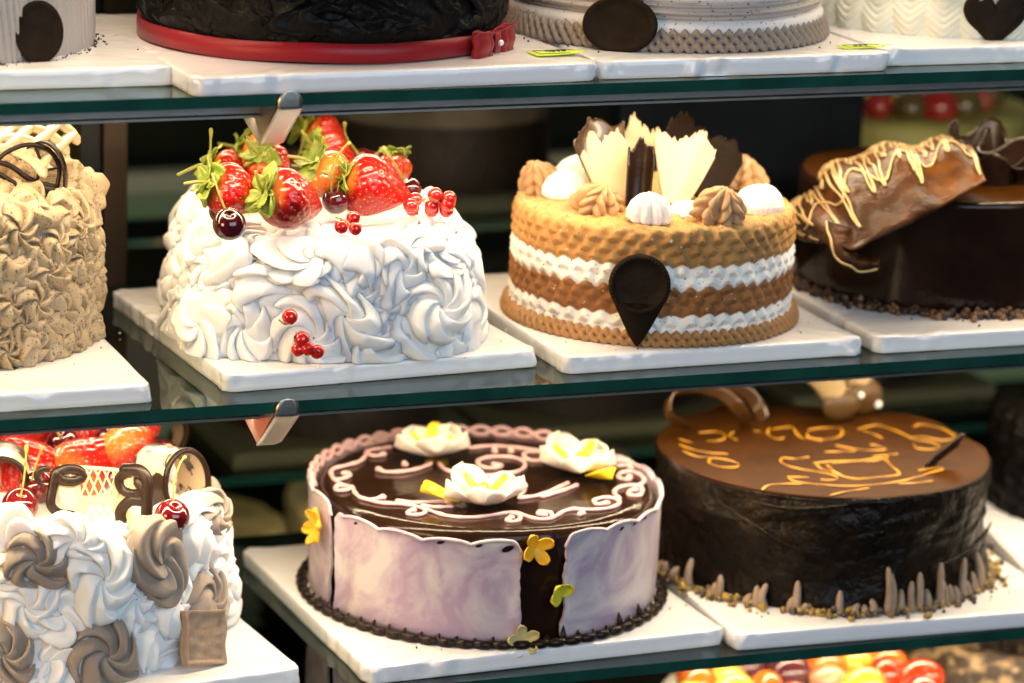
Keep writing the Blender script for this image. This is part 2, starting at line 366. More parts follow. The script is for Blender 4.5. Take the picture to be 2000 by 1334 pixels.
board(.0505, .012, .216, .25, -.8, ZT, 'white board in film under the striped cake with the round plaque', 7)
board(.2715, .027, .27, .26, -.8, ZT, 'white board in film under the pale green piped cake', 8)
board(-.470, -.012, .325, .30, 6.0, ZB, 'white board in film under the cake of white and mocha rosettes', 9)
board(-.1035, .009, .274, .27, 2.6, ZB, 'white board in film under the lilac cake', 10)
board(.1725, .008, .272, .27, -1.8, ZB, 'white board in film under the golden brown writing cake', 11)
board(.452, .085, .27, .25, -12, ZB, 'white board in film right of the golden brown writing cake', 12)

# paper tags
def paper_tag(x, y, z, rot, wx, wy, label, txt):
    t = thing('price_tag', label, 'price tag', (x, y, z), 'yellow paper tags', (0, 0, rot * D2R))
    n = 9; u = np.linspace(0, 1, n)[:, None]; v = np.linspace(0, 1, 5)[None]
    P = np.stack([u * wx + 0 * v, v * wy + 0 * u, .0006 + .0022 * (u ** 3) * (1 - v) + 0 * v], -1)
    MB().grid(P).obj('paper', M['tagpaper'], t, solid=.0003)
    mb = MB(); g = rng(4)
    if txt:
        fr = [(.1, .2), (.9, .2), (.9, .85), (.1, .85), (.1, .2)]; add_tube(mb, [(a * wx, b * wy, .0013) for a, b in fr], .00022, 5)
    x0 = .32
    for ch in txt or '':
        segs = {'9': [[(1, .5), (.2, .5), (.1, .9), (.7, 1), (1, .8), (1, .1)]], '8': [[(.5, .5), (.1, .8), (.5, 1), (.9, .8), (.5, .5), (.1, .2), (.5, 0), (.9, .2), (.5, .5)]], '0': [[(.5, 0), (.1, .3), (.1, .7), (.5, 1), (.9, .7), (.9, .3), (.5, 0)]], '5': [[(1, 1), (.2, 1), (.1, .6), (.7, .6), (.9, .3), (.5, 0), (.1, .1)]]}[ch]
        for s in segs: add_tube(mb, [(wx * (x0 + .085 * a), wy * (.55 + .28 * b), .0014) for a, b in s], .0003, 5)
        x0 += .11
    if txt: mb.obj('writing', M['ink'], t)
paper_tag(*(0.0143,0.0318,0.2201), 2, .036, .020, 'yellow paper tag on the front corner of the black cake board', '9850')
paper_tag(*(0.2386,0.0228,0.2201), -2, .034, .014, 'yellow paper tag on the front corner of the striped cake board', '850')

# ------------------------------------------------------------------ cake bodies
def cake_base(R, H, e, nu=360, ns=80, ntop=40, pw=2., taper=0., sx=1., sy=1., rot=0., rin=.02, lean=0):
    A = np.linspace(0, 2 * np.pi, nu, endpoint=False); rad = R * (np.abs(np.cos(A)) ** pw + np.abs(np.sin(A)) ** pw) ** (-1 / pw)
    side = [(1 - 0, z) for z in np.linspace(0, H - e, ns)]
    arc = [(None, a) for a in np.linspace(0, np.pi / 2, 10)[1:]]
    X = []; s = []; 
    for z in np.linspace(0, H - e, ns): X.append((0., z)); s.append(z)
    for a in np.linspace(0, np.pi / 2, 10)[1:]: X.append((e * (1 - math.cos(a)), H - e + e * math.sin(a))); s.append(H - e + e * a)
    Rm = R
    for q in np.linspace(e, R * (1 - rin), ntop)[1:]: X.append((q, H)); s.append(H - e + e * np.pi / 2 + q - e)
    P = np.zeros((nu, len(X), 3))
    for j, (ins, z) in enumerate(X):
        rj = (rad - taper * z / H) * (1 - ins / R)
        P[:, j, 0] = np.cos(A) * rj * sx; P[:, j, 1] = np.sin(A) * rj * sy; P[:, j, 2] = z
    if rot:
        c, sn = math.cos(rot), math.sin(rot); x, y = P[..., 0].copy(), P[..., 1].copy(); P[..., 0] = c * x - sn * y; P[..., 1] = sn * x + c * y
    return P, normals(P), A, np.array(s)
def close_top(mb, P, mi=0, col=None):
    k = P[:, -1]; V = np.vstack([k, k.mean(0)]); n = len(k)
    mb.add(V, [(i, (i + 1) % n, n) for i in range(n)], mi, None if col is None else np.vstack([col, col.mean(0)]))
def rosette_field(P, N, C, lip=.35, seed=0):
    sh = P.shape[:2]; Q = P.reshape(-1, 3); NN = N.reshape(-1, 3); d = np.zeros(len(Q)); T = np.zeros((len(Q), 3)); own = np.full(len(Q), -1); hh = np.zeros(len(Q))
    for k, c in enumerate(C):
        v = Q - c['p']; R = c['R']; m = np.where((np.abs(v) < R * 1.25).all(1) & (NN @ c['n'] > .25))[0]
        if not len(m): continue
        n = c['n']; a = np.cross(n, [0, 0, 1.]) if abs(n[2]) < .95 else np.array([1., 0, 0]); a /= np.linalg.norm(a); b = np.cross(n, a)
        x = v[m] @ a; y = v[m] @ b; wv = c.get('warp', .12) * R
        x = x + wv * np.sin(y / R * 4 + k) ; y = y + wv * np.sin(x / R * 3.3 + 2 * k); x = x / c.get('asp', 1.)
        rho = np.hypot(x, y) / R; th = np.arctan2(y, x)
        ph = c['k'] * th / (2 * np.pi) + c['tw'] * rho ** .8 + c['rot']; fr = ph - np.floor(ph)
        pk = c.get('pk', .68)
        ridge = np.where(fr < pk, (fr / pk) ** .8, ((1 - fr) / (1 - pk)) ** .7)
        edge = 1 + .14 * (ridge - .5); q = rho / edge
        h = c['lift'] + c['h'] * np.sqrt(np.clip(1 - q ** 2, 0, 1)) * (.42 + .58 * ridge * np.clip(rho * 2.5, .35, 1))
        h = np.where(q < 1, h, 0)
        up = (h > d[m]) & (q < 1)
        i = m[up]; d[i] = h[up]; own[i] = k; hh[i] = ridge[up]
        tn = np.stack([-np.sin(th), np.cos(th)], 1)[up]
        T[i] = (tn[:, :1] * a + tn[:, 1:] * b) * (lip * c['h'] * ridge[up] * np.clip(rho[up] * 1.6, 0, 1))[:, None]
    return d.reshape(sh), T.reshape(*sh, 3), own.reshape(sh), hh.reshape(sh)
def blur(d, it=1):
    for _ in range(it):
        e = np.pad(d, ((0, 0), (1, 1)), mode='edge'); d = (2 * d + e[:, :-2] + e[:, 2:]) / 4; d = (2 * d + np.roll(d, 1, 0) + np.roll(d, -1, 0)) / 4
    return d
def scatter(P, N, n, mind, seed, jlo=0, jhi=None):
    g = rng(seed); out = []; pts = []; jhi = jhi or P.shape[1]
    for _ in range(n * 60):
        i = g.integers(P.shape[0]); j = g.integers(jlo, jhi); p = P[i, j]
        if pts and np.min(np.linalg.norm(np.array(pts) - p, axis=1)) < mind: continue
        pts.append(p); out.append((p, N[i, j]))
        if len(out) >= n: break
    return out

# --- white cream cake
WC = np.array((-.095, .154, ZM + BT))
t = thing('cream_cake', 'white whipped cream cake topped with strawberries and cherries', 'cake', WC)
P, N, A, s_ = cake_base(.101, .080, .022, 300, 90, 60, pw=3.2, taper=.016, sx=1.07, sy=1.12, rot=-.22)
Q = P + N * (vn(P, 55, 5, 3) * .002)[..., None]; Q[..., 2] = np.maximum(Q[..., 2], .0004)
mb = MB(); mb.grid(Q, True); close_top(mb, Q); WHITE_CAKE = (t, P, N, mb)

# --- beige ruffled cake
BC = np.array((-.368, .182, ZM + BT))
t = thing('ruffled_cake', 'tall beige cake piped with ruffles and dusted with cocoa', 'cake', BC)
P, N, A, s_ = cake_base(.107, .104, .016, 900, 200, 60)
x = A[:, None] * .118; s = s_[None, :]; rows = 6; pitch = .0140; d = np.zeros(P.shape[:2]); g = rng(3)
sh_ = np.zeros_like(d)
for i in range(14):
    phs = g.uniform(0, 6.28); wl = .0205
    xx = x + .004 * vn(np.stack([x + 0 * s, s + 0 * x, 0 * x + 0 * s + i], -1), 40, i, 2)
    ph = 2 * np.pi * xx / wl + phs + s * 55
    wv = .0050 * np.sin(ph) + .0022 * np.sin(2 * ph + 1.1 + i)
    c0 = .006 + i * pitch * .9 + .003 * vn(np.stack([xx + 0 * s, 0 * s + 0 * xx, 0 * xx + 0 * s], -1), 25, 40 + i, 2)
    q = (s - c0 - wv) / (.0088 + .0015 * np.sin(ph * .5))
    h = np.where((q > -1) & (q < 1), np.where(q < .35, ((q + 1) / 1.35) ** .75, ((1 - q) / .65) ** .5), 0) * (.0078 + .0026 * np.cos(ph + .8))
    fine = .0012 * np.sin(2 * np.pi * (q * 1.6 + ph / 6.28 * .5))
    h = h + np.where(h > .002, fine, 0)
    sh_ = np.where(h > d, q, sh_); d = np.maximum(d, h)
Q = P + N * (blur(d, 2) * .35 - .003)[..., None]; Q[..., 2] = np.maximum(Q[..., 2], .0003)
mb = MB(); mb.grid(Q[::3], True, col=(.46, .355, .225)); close_top(mb, Q[::3], 0, np.tile((.46, .355, .225), (len(Q[::3]), 1)))
BEIGE_CAKE = (t, mb)

# --- caramel striped cake
CC = np.array((.147, .128, ZM + BT))
t = thing('striped_cake', 'round cake with scaled caramel and white stripes', 'cake', CC)
P, N, A, s_ = cake_base(.1005, .084, .008, 1000, 210, 70)
x = A[:, None] * .1005; s = s_[None, :]; d = np.zeros(P.shape[:2]); ci = np.zeros(d.shape, int)
CARA, CARB, WHI = np.array((.41, .205, .062)), np.array((.26, .105, .030)), np.array((.86, .81, .72))
nw = 50; wl = 2 * np.pi * .1005 / nw; z0 = .0100; pitch = .0070
kinds = [2, 2, 1, 1, 1, 2, 2, 0, 0, 0, 0, 0]
for i, k in enumerate(kinds):
    xx = x + .0012 * np.sin(A[:, None] * 13 + i) ; ph = xx / wl + (.5 if i % 2 else 0) + .08 * np.sin(A[:, None] * 7 + 2 * i)
    tri = np.abs((ph - np.floor(ph)) * 2 - 1)
    wv = .0033 * (1 - tri ** 1.3) if k != 2 else .0018 * np.cos(2 * np.pi * ph)
    c0 = z0 + i * pitch + .0006 * np.sin(A[:, None] * 9 + i * 1.7)
    q = (s - c0 - wv) / (.0056 if k != 2 else .0056)
    bump_ = .65 + .35 * np.cos(2 * np.pi * (ph - .5)) if k != 2 else .75 + .25 * np.cos(2 * np.pi * ph)
    h = np.where((q > -1) & (q < 1), np.where(q < -.2, ((q + 1) / .8) ** .6, ((1 - q) / 1.2) ** .8), 0) * .0038 * bump_
    up = h > d; d = np.where(up, h, d); ci = np.where(up, k + 1, ci)
d = blur(d, 1)
top = s > .084 - .008 + .004
d = np.where(top, .0012 + .0011 * vn(P, 620, 4, 3) + np.where(s < .088, d * .4, 0), d)
Q = P + N * (d + vn(P, 45, 3, 2) * .0008 - .001)[..., None]; Q[..., 2] = np.maximum(Q[..., 2], .0003)
colr = np.where((ci == 3)[..., None], WHI, np.where((ci == 2)[..., None], CARB, CARA)); colr = np.where(top[..., None], np.array((.48, .275, .095)), colr)
colr = colr * (1 + .12 * vn(P, 130, 12, 2)[..., None]); colr = np.stack([blur(colr[..., k], 1) for k in range(3)], -1)
mb = MB(); mb.grid(Q, True, col=colr); close_top(mb, Q, 0, colr[:, -1]); mb.obj('scaled_frosting', M['caramel'], t)
def rope_border(mb, R, r, z, nwave, seed, col=None, amp=.35, rows=1):
    nu = nwave * 10; th = np.linspace(0, 2 * np.pi, nu, endpoint=False); sec = np.linspace(0, 2 * np.pi, 14, endpoint=False)
    for j in range(rows):
        ph = th * nwave + j * np.pi
        rad = r * (1 - amp * .5 + amp * np.abs(np.sin(ph[:, None] / 2 + .9 * np.sin(sec[None]))))
        rr_ = R - j * r * .35; zz = z + j * r * 1.15 + .18 * r * np.sin(ph)
        P = np.stack([np.cos(th)[:, None] * (rr_ + rad * np.cos(sec)), np.sin(th)[:, None] * (rr_ + rad * np.cos(sec)), zz[:, None] + rad * np.sin(sec)], -1)
        P[..., 2] = np.maximum(P[..., 2], .0002)
        mb.grid(P, True, True, col=col, flip=True)
mb = MB(); rope_border(mb, .1045, .0034, .0030, 92, 3, (.36, .18, .06), .6, 2); mb.obj('rope_border', M['attr'], t)

# --- lilac cake
LC = np.array((.0325, .151, ZB + BT)); LR = .1265
t = thing('lilac_cake', 'round dark glazed cake wrapped in marbled lilac chocolate panels', 'cake', LC)
mb = MB(); P = lathe([(.0001, .0825)] + [(r_, .0825) for r_ in np.linspace(.01, LR - .011, 14)] + [(LR - .011 + .0085 * math.sin(a), .074 + .0085 * math.cos(a)) for a in np.linspace(.1, 1.57, 9)] + [(LR - .0022, z) for z in np.linspace(.070, 0, 20)], 160)
P[..., :2] += (vn(P, 30, 2, 2) * .0006)[..., None]; P[..., 2] += np.where(P[..., 2] > .07, vn(P, 22, 6, 2) * .0005, 0)
mb.grid(P, True, flip=True); mb.obj('glazed_body', M['chocglaze'], t)
def wrap_panel(a0, a1, zt, seed, mb, base=0):
    n = int(abs(a1 - a0) * 3); A = np.linspace(a0, a1, n) * D2R; g = rng(seed)
    sc = 15.5 * D2R; ph = (A - A[0]) / sc
    ztop = zt + .0034 * np.abs(np.sin(np.pi * ph)) ** .7 + .0012 * np.sin(A * 5 + seed)
    end = np.minimum(np.arange(n), np.arange(n)[::-1]) / 3.
    ztop = ztop - .006 * np.exp(-(end / 1.3) ** 2)
    V = np.linspace(0, 1, 26); rag = vn(np.stack([0 * V, 0 * V, V], -1), 14, seed, 3)
    R0 = LR + .0012
    z = .0035 + (ztop[:, None] - .0035) * V[None]; aa = A[:, None] + np.zeros_like(V)[None]
    wgt = np.exp(-(end / 2.) ** 2)[:, None]; aa = aa + wgt * rag[None] * .012
    R_ = R0 + .0009 * vn(np.stack([np.cos(aa), np.sin(aa), z * 8], -1), 4, seed, 2) + wgt * .0022 + .0012 * (V[None] ** 6)
    thk = .0022 * (1 - .35 * np.abs(2 * V[None] - 1) ** 4)
    o = np.stack([np.cos(aa) * (R_ + thk / 2), np.sin(aa) * (R_ + thk / 2), z], -1); i_ = np.stack([np.cos(aa) * (R_ - thk / 2), np.sin(aa) * (R_ - thk / 2), z], -1)
    L = np.concatenate([o, i_[:, ::-1]], 1); mb.grid(L, False, True)
    for e, fl in ((0, True), (n - 1, False)):
        k = L[e]; mm = len(k) // 2
        mb.add(k, [(q, q + 1, len(k) - 2 - q, len(k) - 1 - q) if fl else (q, len(k) - 1 - q, len(k) - 2 - q, q + 1) for q in range(mm - 1)])
    # rolled rim along the scallops
    add_tube(mb, np.stack([np.cos(A) * (LR + .0035), np.sin(A) * (LR + .0035), ztop - .0004], -1), .0013, 8)
for a0, a1, zt, sd in ((-99, -165, .0755, 3), (-168, -262, .080, 5), (-84.5, 66, .0775, 8)):
    mb = MB(); wrap_panel(a0, a1, zt, sd, mb); mb.obj('wrap_panel', M['lilac'], t)
# dark eyelets left open under the rim
mb = MB()
for a, zz, wd in ((-103.2, .0725, .0042), (-112, .0745, .0024), (-124, .0748, .0028), (-155, .0755, .002), (-62, .0765, .0023), (-55, .0768, .0023), (-48, .077, .0022), (-38, .0772, .0015)):
    c = np.array([math.cos(a * D2R), math.sin(a * D2R), 0]) * (LR + .0036); tx = np.array([-c[1], c[0], 0]) / np.linalg.norm(c); th = np.linspace(0, 2 * np.pi, 14, endpoint=False)
    V = c + np.array([0, 0, zz]) + tx * (np.cos(th) * wd)[:, None] + np.array([0, 0, 1.]) * (np.sin(th) * wd * .55 + np.cos(th) * wd * .3)[:, None]; V = np.vstack([V, c * 1.006 + np.array([0, 0, zz])])
    MB().add(V, [(i, (i + 1) % 14, 14) for i in range(14)]).obj('eyelet', M['choc'], t)
# scalloped dark border with points
mb = MB(); g = rng(5); n = 64
for k in range(n):
    a = 2 * np.pi * k / n; a2 = 2 * np.pi * (k + 1) / n; R1 = LR + .0068
    q = [(math.cos(b) * (R1 + .0014 * math.sin(np.pi * f)), math.sin(b) * (R1 + .0014 * math.sin(np.pi * f)), .0030 + .0012 * math.sin(np.pi * f) * 0) for f, b in [(f, a + (a2 - a) * f) for f in np.linspace(-.08, 1.08, 8)]]
    add_tube(mb, q, [.0019, .0028, .0033, .0035, .0035, .0033, .0028, .0019], 8)
    zt = g.uniform(.006, .0085) + (.006 if g.random() < .15 else 0)
    b = np.array([math.cos(a), math.sin(a), 0]); tx = np.array([-b[1], b[0], 0])
    add_tube(mb, [b * (R1 - .001) + [0, 0, .003], b * (R1 - .0022) + [0, 0, zt * .7], b * (R1 - .0036) + tx * .0006 + [0, 0, zt]], [.0028, .0018, .0006], 7)
mb.obj('scalloped_border', M['choc'], t)
SZ = ZB + BT + .0825
def scroll(mb, pts, r, base, lift=.0010, blob=False):
    P = smooth_path(np.array(pts) - base, len(pts) * 7); P[:, 2] += lift
    rad = np.full(len(P), r) * (1 + .12 * np.sin(np.arange(len(P)) * .7))
    if blob: rad[-4:] = r * np.array([1.25, 1.5, 1.6, 1.3])
    add_tube(mb, P, rad, 8, .8, (0, 0, 1))
mb = MB()
TRW = [([(0.0994,0.2068,-0.1142),(0.0900,0.2164,-0.1142),(0.0762,0.2262,-0.1142),(0.0632,0.2303,-0.1142),(0.0488,0.2288,-0.1142)],0),([(-0.0084,0.2451,-0.1142),(-0.0193,0.2428,-0.1142),(-0.0281,0.2400,-0.1142),(-0.0313,0.2301,-0.1142),(-0.0272,0.2252,-0.1142),(-0.0192,0.2291,-0.1142)],1),([(-0.0294,0.2403,-0.1142),(-0.0365,0.2251,-0.1142),(-0.0444,0.2140,-0.1142),(-0.0581,0.2065,-0.1142),(-0.0680,0.2018,-0.1142),(-0.0743,0.1893,-0.1142),(-0.0760,0.1723,-0.1142),(-0.0739,0.1595,-0.1142),(-0.0691,0.1552,-0.1142)],0),([(-0.0745,0.1747,-0.1142),(-0.0692,0.1761,-0.1142),(-0.0624,0.1818,-0.1142),(-0.0612,0.1899,-0.1142),(-0.0653,0.1872,-0.1142)],1),([(-0.0691,0.1552,-0.1142),(-0.0744,0.1493,-0.1142),(-0.0819,0.1493,-0.1142),(-0.0802,0.1588,-0.1142),(-0.0747,0.1611,-0.1142)],1),([(-0.0691,0.1552,-0.1142),(-0.0715,0.1410,-0.1142),(-0.0713,0.1290,-0.1142),(-0.0664,0.1216,-0.1142),(-0.0609,0.1238,-0.1142),(-0.0539,0.1265,-0.1142)],1),([(-0.0713,0.1290,-0.1142),(-0.0620,0.1144,-0.1142),(-0.0459,0.1061,-0.1142),(-0.0380,0.0976,-0.1142),(-0.0315,0.0853,-0.1142),(-0.0268,0.0756,-0.1142),(-0.0175,0.0678,-0.1142),(-0.0050,0.0651,-0.1142),(0.0094,0.0675,-0.1142),(0.0237,0.0696,-0.1142),(0.0280,0.0629,-0.1142),(0.0343,0.0512,-0.1142),(0.0422,0.0488,-0.1142),(0.0506,0.0544,-0.1142),(0.0594,0.0629,-0.1142),(0.0677,0.0665,-0.1142)],0),([(-0.0359,0.0958,-0.1142),(-0.0365,0.0865,-0.1142),(-0.0426,0.0803,-0.1142),(-0.0494,0.0820,-0.1142),(-0.0489,0.0887,-0.1142),(-0.0428,0.0915,-0.1142)],1),([(0.0205,0.0682,-0.1142),(0.0249,0.0637,-0.1142),(0.0229,0.0540,-0.1142),(0.0159,0.0490,-0.1142),(0.0127,0.0540,-0.1142),(0.0191,0.0592,-0.1142)],1),([(0.0455,0.0501,-0.1142),(0.0492,0.0620,-0.1142),(0.0438,0.0668,-0.1142),(0.0397,0.0622,-0.1142),(0.0436,0.0574,-0.1142)],1),([(0.0676,0.0669,-0.1142),(0.0723,0.0641,-0.1142),(0.0721,0.0564,-0.1142),(0.0678,0.0531,-0.1142)],1),([(0.0676,0.0661,-0.1142),(0.0823,0.0616,-0.1142),(0.0968,0.0633,-0.1142),(0.1067,0.0730,-0.1142),(0.1071,0.0826,-0.1142),(0.0996,0.0867,-0.1142),(0.0904,0.0814,-0.1142),(0.0894,0.0729,-0.1142),(0.0984,0.0738,-0.1142)],1),([(0.1104,0.0818,-0.1142),(0.1123,0.0960,-0.1142),(0.1198,0.1064,-0.1142),(0.1299,0.1103,-0.1142),(0.1365,0.1073,-0.1142),(0.1334,0.0940,-0.1142),(0.1263,0.0850,-0.1142),(0.1212,0.0881,-0.1142),(0.1248,0.0970,-0.1142),(0.1313,0.0991,-0.1142)],1),([(0.1369,0.1081,-0.1142),(0.1446,0.1167,-0.1142),(0.1482,0.1306,-0.1142),(0.1454,0.1416,-0.1142),(0.1367,0.1409,-0.1142),(0.1299,0.1281,-0.1142),(0.1347,0.1238,-0.1142),(0.1398,0.1318,-0.1142)],1),([(0.0124,0.1956,-0.1142),(0.0120,0.1787,-0.1142),(0.0197,0.1665,-0.1142),(0.0362,0.1579,-0.1142),(0.0518,0.1578,-0.1142),(0.0658,0.1647,-0.1142),(0.0743,0.1768,-0.1142),(0.0758,0.1907,-0.1142),(0.0690,0.1996,-0.1142),(0.0571,0.2024,-0.1142),(0.0457,0.1980,-0.1142),(0.0406,0.1868,-0.1142),(0.0421,0.1775,-0.1142),(0.0498,0.1751,-0.1142),(0.0565,0.1801,-0.1142),(0.0511,0.1843,-0.1142)],0),([(0.0065,0.1970,-0.1142),(-0.0069,0.1870,-0.1142),(-0.0226,0.1824,-0.1142),(-0.0342,0.1852,-0.1142),(-0.0369,0.1933,-0.1142)],1),([(-0.0482,0.1154,-0.1142),(-0.0370,0.1083,-0.1142),(-0.0214,0.1062,-0.1142),(-0.0107,0.1018,-0.1142)],1),([(-0.0342,0.1006,-0.1142),(-0.0255,0.0946,-0.1142),(-0.0138,0.0930,-0.1142)],0),([(0.0395,0.1001,-0.1142),(0.0560,0.1031,-0.1142),(0.0710,0.1129,-0.1142),(0.0885,0.1267,-0.1142)],0),([(0.0573,0.0993,-0.1142),(0.0766,0.1093,-0.1142),(0.0929,0.1202,-0.1142)],0),([(0.0480,0.1293,-0.1142),(0.0537,0.1279,-0.1142),(0.0522,0.1211,-0.1142),(0.0423,0.1056,-0.1142)],0),([(0.0679,0.2267,-0.1142),(0.0640,0.2149,-0.1142)],1),([(0.0795,0.2224,-0.1142),(0.0761,0.2120,-0.1142)],1),([(0.0904,0.1838,-0.1142),(0.0828,0.1866,-0.1142),(0.0809,0.1953,-0.1142),(0.0872,0.2073,-0.1142),(0.1019,0.2057,-0.1142)],0),([(-0.0121,0.2048,-0.1142),(-0.0134,0.1989,-0.1142)],1),([(0.1558,0.1523,-0.1142),(0.1525,0.1650,-0.1142),(0.1463,0.1713,-0.1142)],1),([(0.1409,0.1583,-0.1142),(0.1493,0.1576,-0.1142),(0.1474,0.1496,-0.1142)],1)]
for p, b in TRW: scroll(mb, p, .00175, LC, .0010, b)
mb.obj('piped_scroll', M['pink'], t)
# lattice collar loops along the back rim
mb = MB(); A = np.linspace(38, 172, 260) * D2R
for off in (0, np.pi):
    add_tube(mb, np.stack([np.cos(A) * (LR + .001 + .0015 * np.sin(A * 24 + off)), np.sin(A) * (LR + .001 + .0015 * np.sin(A * 24 + off)), .0835 + .0028 * np.sin(A * 24 + off)], -1), .0019, 6)
mb.obj('rim_loops', M['pink'], t)

# --- golden brown writing cake
GC = np.array((.306, .150, ZB + BT)); GR = .1255
t = thing('writing_cake', 'dark chocolate cake with brown top and golden writing', 'cake', GC)
P, N, A, s_ = cake_base(GR, .0875, .004, 480, 120, 40)
d = vn(P, 26, 4, 3) * .0012 + np.maximum(vn(P * np.array([1, 1, 2.6]), 48, 14, 3), .05) * .0028 + .0016 * np.sin((P[..., 2] * 95 + 3 * vn(P, 14, 3, 2)))
d = np.where(s_[None] > .0875, d * .12, d)
Q = P + N * d[..., None]; Q[..., 2] = np.maximum(Q[..., 2], .0003)
mb = MB(); js = np.searchsorted(s_, .0868); mb.grid(Q[:, :js + 1], True); mb.obj('ganache_side', M['ganache'], t)
mb = MB(); mb.grid(Q[:, js:], True); close_top(mb, Q); mb.obj('brown_top', M['brownglaze'], t)
# lifted smear of ganache on the front left
mb = MB()
for pts, r_ in (([(-.098, -.086, .079), (-.080, -.101, .078), (-.062, -.113, .080), (-.04, -.121, .083)], [.001, .0022, .0026, .001]), ([(-.115, -.064, .074), (-.098, -.085, .063), (-.08, -.102, .052), (-.06, -.115, .045)], [.001, .002, .0022, .0008]), ([(.03, -.124, .030), (.06, -.113, .034), (.09, -.092, .040), (.108, -.072, .043)], [.0008, .0018, .0018, .0008])):
    mb = MB(); add_tube(mb, smooth_path(pts, 24), np.interp(np.linspace(0, 3, 24), range(4), r_), 8, .6); mb.obj('ganache_ridge', M['ganache'], t)
mb = MB()
GTW = [[(0.2657,0.1352,-0.1092),(0.2600,0.1267,-0.1092),(0.2602,0.1144,-0.1092),(0.2668,0.1031,-0.1092),(0.2771,0.0934,-0.1092),(0.2829,0.0838,-0.1092),(0.2814,0.0756,-0.1092),(0.2747,0.0735,-0.1092),(0.2688,0.0768,-0.1092)],[(0.2657,0.1352,-0.1092),(0.2738,0.1298,-0.1092),(0.2855,0.1319,-0.1092)],[(0.2476,0.0886,-0.1092),(0.2620,0.0841,-0.1092)],[(0.2466,0.0864,-0.1092),(0.2478,0.0767,-0.1092),(0.2630,0.0650,-0.1092),(0.2812,0.0568,-0.1092),(0.3033,0.0561,-0.1092),(0.3227,0.0585,-0.1092),(0.3417,0.0657,-0.1092),(0.3582,0.0737,-0.1092),(0.3711,0.0798,-0.1092),(0.3699,0.0839,-0.1092),(0.3510,0.0803,-0.1092)],[(0.2824,0.1164,-0.1092),(0.2983,0.1174,-0.1092),(0.3185,0.1150,-0.1092),(0.3386,0.1151,-0.1092),(0.3363,0.0960,-0.1092),(0.3318,0.0753,-0.1092),(0.3116,0.0721,-0.1092),(0.2938,0.0726,-0.1092),(0.2873,0.0837,-0.1092),(0.2892,0.1025,-0.1092),(0.2898,0.1097,-0.1092)],[(0.2838,0.1160,-0.1092),(0.2814,0.1020,-0.1092),(0.2863,0.0936,-0.1092),(0.2887,0.0834,-0.1092)],[(0.2961,0.1131,-0.1092),(0.3117,0.1137,-0.1092),(0.3245,0.1116,-0.1092),(0.3343,0.1112,-0.1092)],[(0.3341,0.1212,-0.1092),(0.3474,0.1230,-0.1092),(0.3558,0.1234,-0.1092)],[(0.3460,0.1233,-0.1092),(0.3426,0.1132,-0.1092)],[(0.3039,0.1410,-0.1092),(0.3156,0.1397,-0.1092),(0.3274,0.1378,-0.1092)],[(0.3201,0.1548,-0.1092),(0.3322,0.1417,-0.1092),(0.3449,0.1361,-0.1092),(0.3530,0.1367,-0.1092),(0.3508,0.1474,-0.1092),(0.3478,0.1507,-0.1092)],[(0.3198,0.0531,-0.1092),(0.3345,0.0523,-0.1092),(0.3475,0.0539,-0.1092)],[(0.2149,0.0637,-0.1092),(0.2239,0.0727,-0.1092),(0.2372,0.0732,-0.1092),(0.2490,0.0694,-0.1092)],[(0.2574,0.0396,-0.1092),(0.2705,0.0446,-0.1092),(0.2836,0.0469,-0.1092),(0.2935,0.0492,-0.1092)],[(0.2033,0.1854,-0.1092),(0.2078,0.1717,-0.1092),(0.2175,0.1593,-0.1092),(0.2291,0.1540,-0.1092)],[(0.1989,0.1688,-0.1092),(0.2038,0.1526,-0.1092),(0.2124,0.1481,-0.1092),(0.2229,0.1381,-0.1092),(0.2259,0.1276,-0.1092),(0.2193,0.1204,-0.1092),(0.2091,0.1244,-0.1092),(0.2060,0.1373,-0.1092),(0.2114,0.1458,-0.1092)],[(0.2094,0.1993,-0.1092),(0.2150,0.1877,-0.1092)],[(0.2322,0.2121,-0.1092),(0.2459,0.2114,-0.1092),(0.2475,0.1980,-0.1092),(0.2366,0.1877,-0.1092),(0.2282,0.1897,-0.1092)],[(0.2600,0.2080,-0.1092),(0.2503,0.1973,-0.1092),(0.2516,0.1866,-0.1092)],[(0.2752,0.2070,-0.1092),(0.2797,0.2033,-0.1092)],[(0.2913,0.2111,-0.1092),(0.2820,0.1949,-0.1092),(0.2848,0.1812,-0.1092),(0.2912,0.1849,-0.1092)],[(0.2930,0.2080,-0.1092),(0.3095,0.2094,-0.1092),(0.3065,0.1969,-0.1092)],[(0.3187,0.1993,-0.1092),(0.3310,0.2016,-0.1092),(0.3452,0.1982,-0.1092),(0.3345,0.1771,-0.1092),(0.3198,0.1728,-0.1092),(0.3095,0.1805,-0.1092),(0.3164,0.1945,-0.1092)],[(0.3582,0.1925,-0.1092),(0.3774,0.1985,-0.1092),(0.3838,0.1863,-0.1092),(0.3864,0.1699,-0.1092),(0.3888,0.1537,-0.1092),(0.3962,0.1468,-0.1092),(0.3971,0.1337,-0.1092),(0.3878,0.1283,-0.1092),(0.3779,0.1333,-0.1092),(0.3812,0.1452,-0.1092)],[(0.4035,0.1870,-0.1092),(0.4130,0.1927,-0.1092),(0.4220,0.1825,-0.1092),(0.4243,0.1661,-0.1092),(0.4211,0.1538,-0.1092),(0.4081,0.1481,-0.1092),(0.3966,0.1622,-0.1092),(0.3857,0.1596,-0.1092)],[(0.3645,0.1647,-0.1092),(0.3637,0.1753,-0.1092),(0.3601,0.1867,-0.1092)],[(0.3065,0.1969,-0.1092),(0.3041,0.1792,-0.1092),(0.3154,0.1703,-0.1092)]]
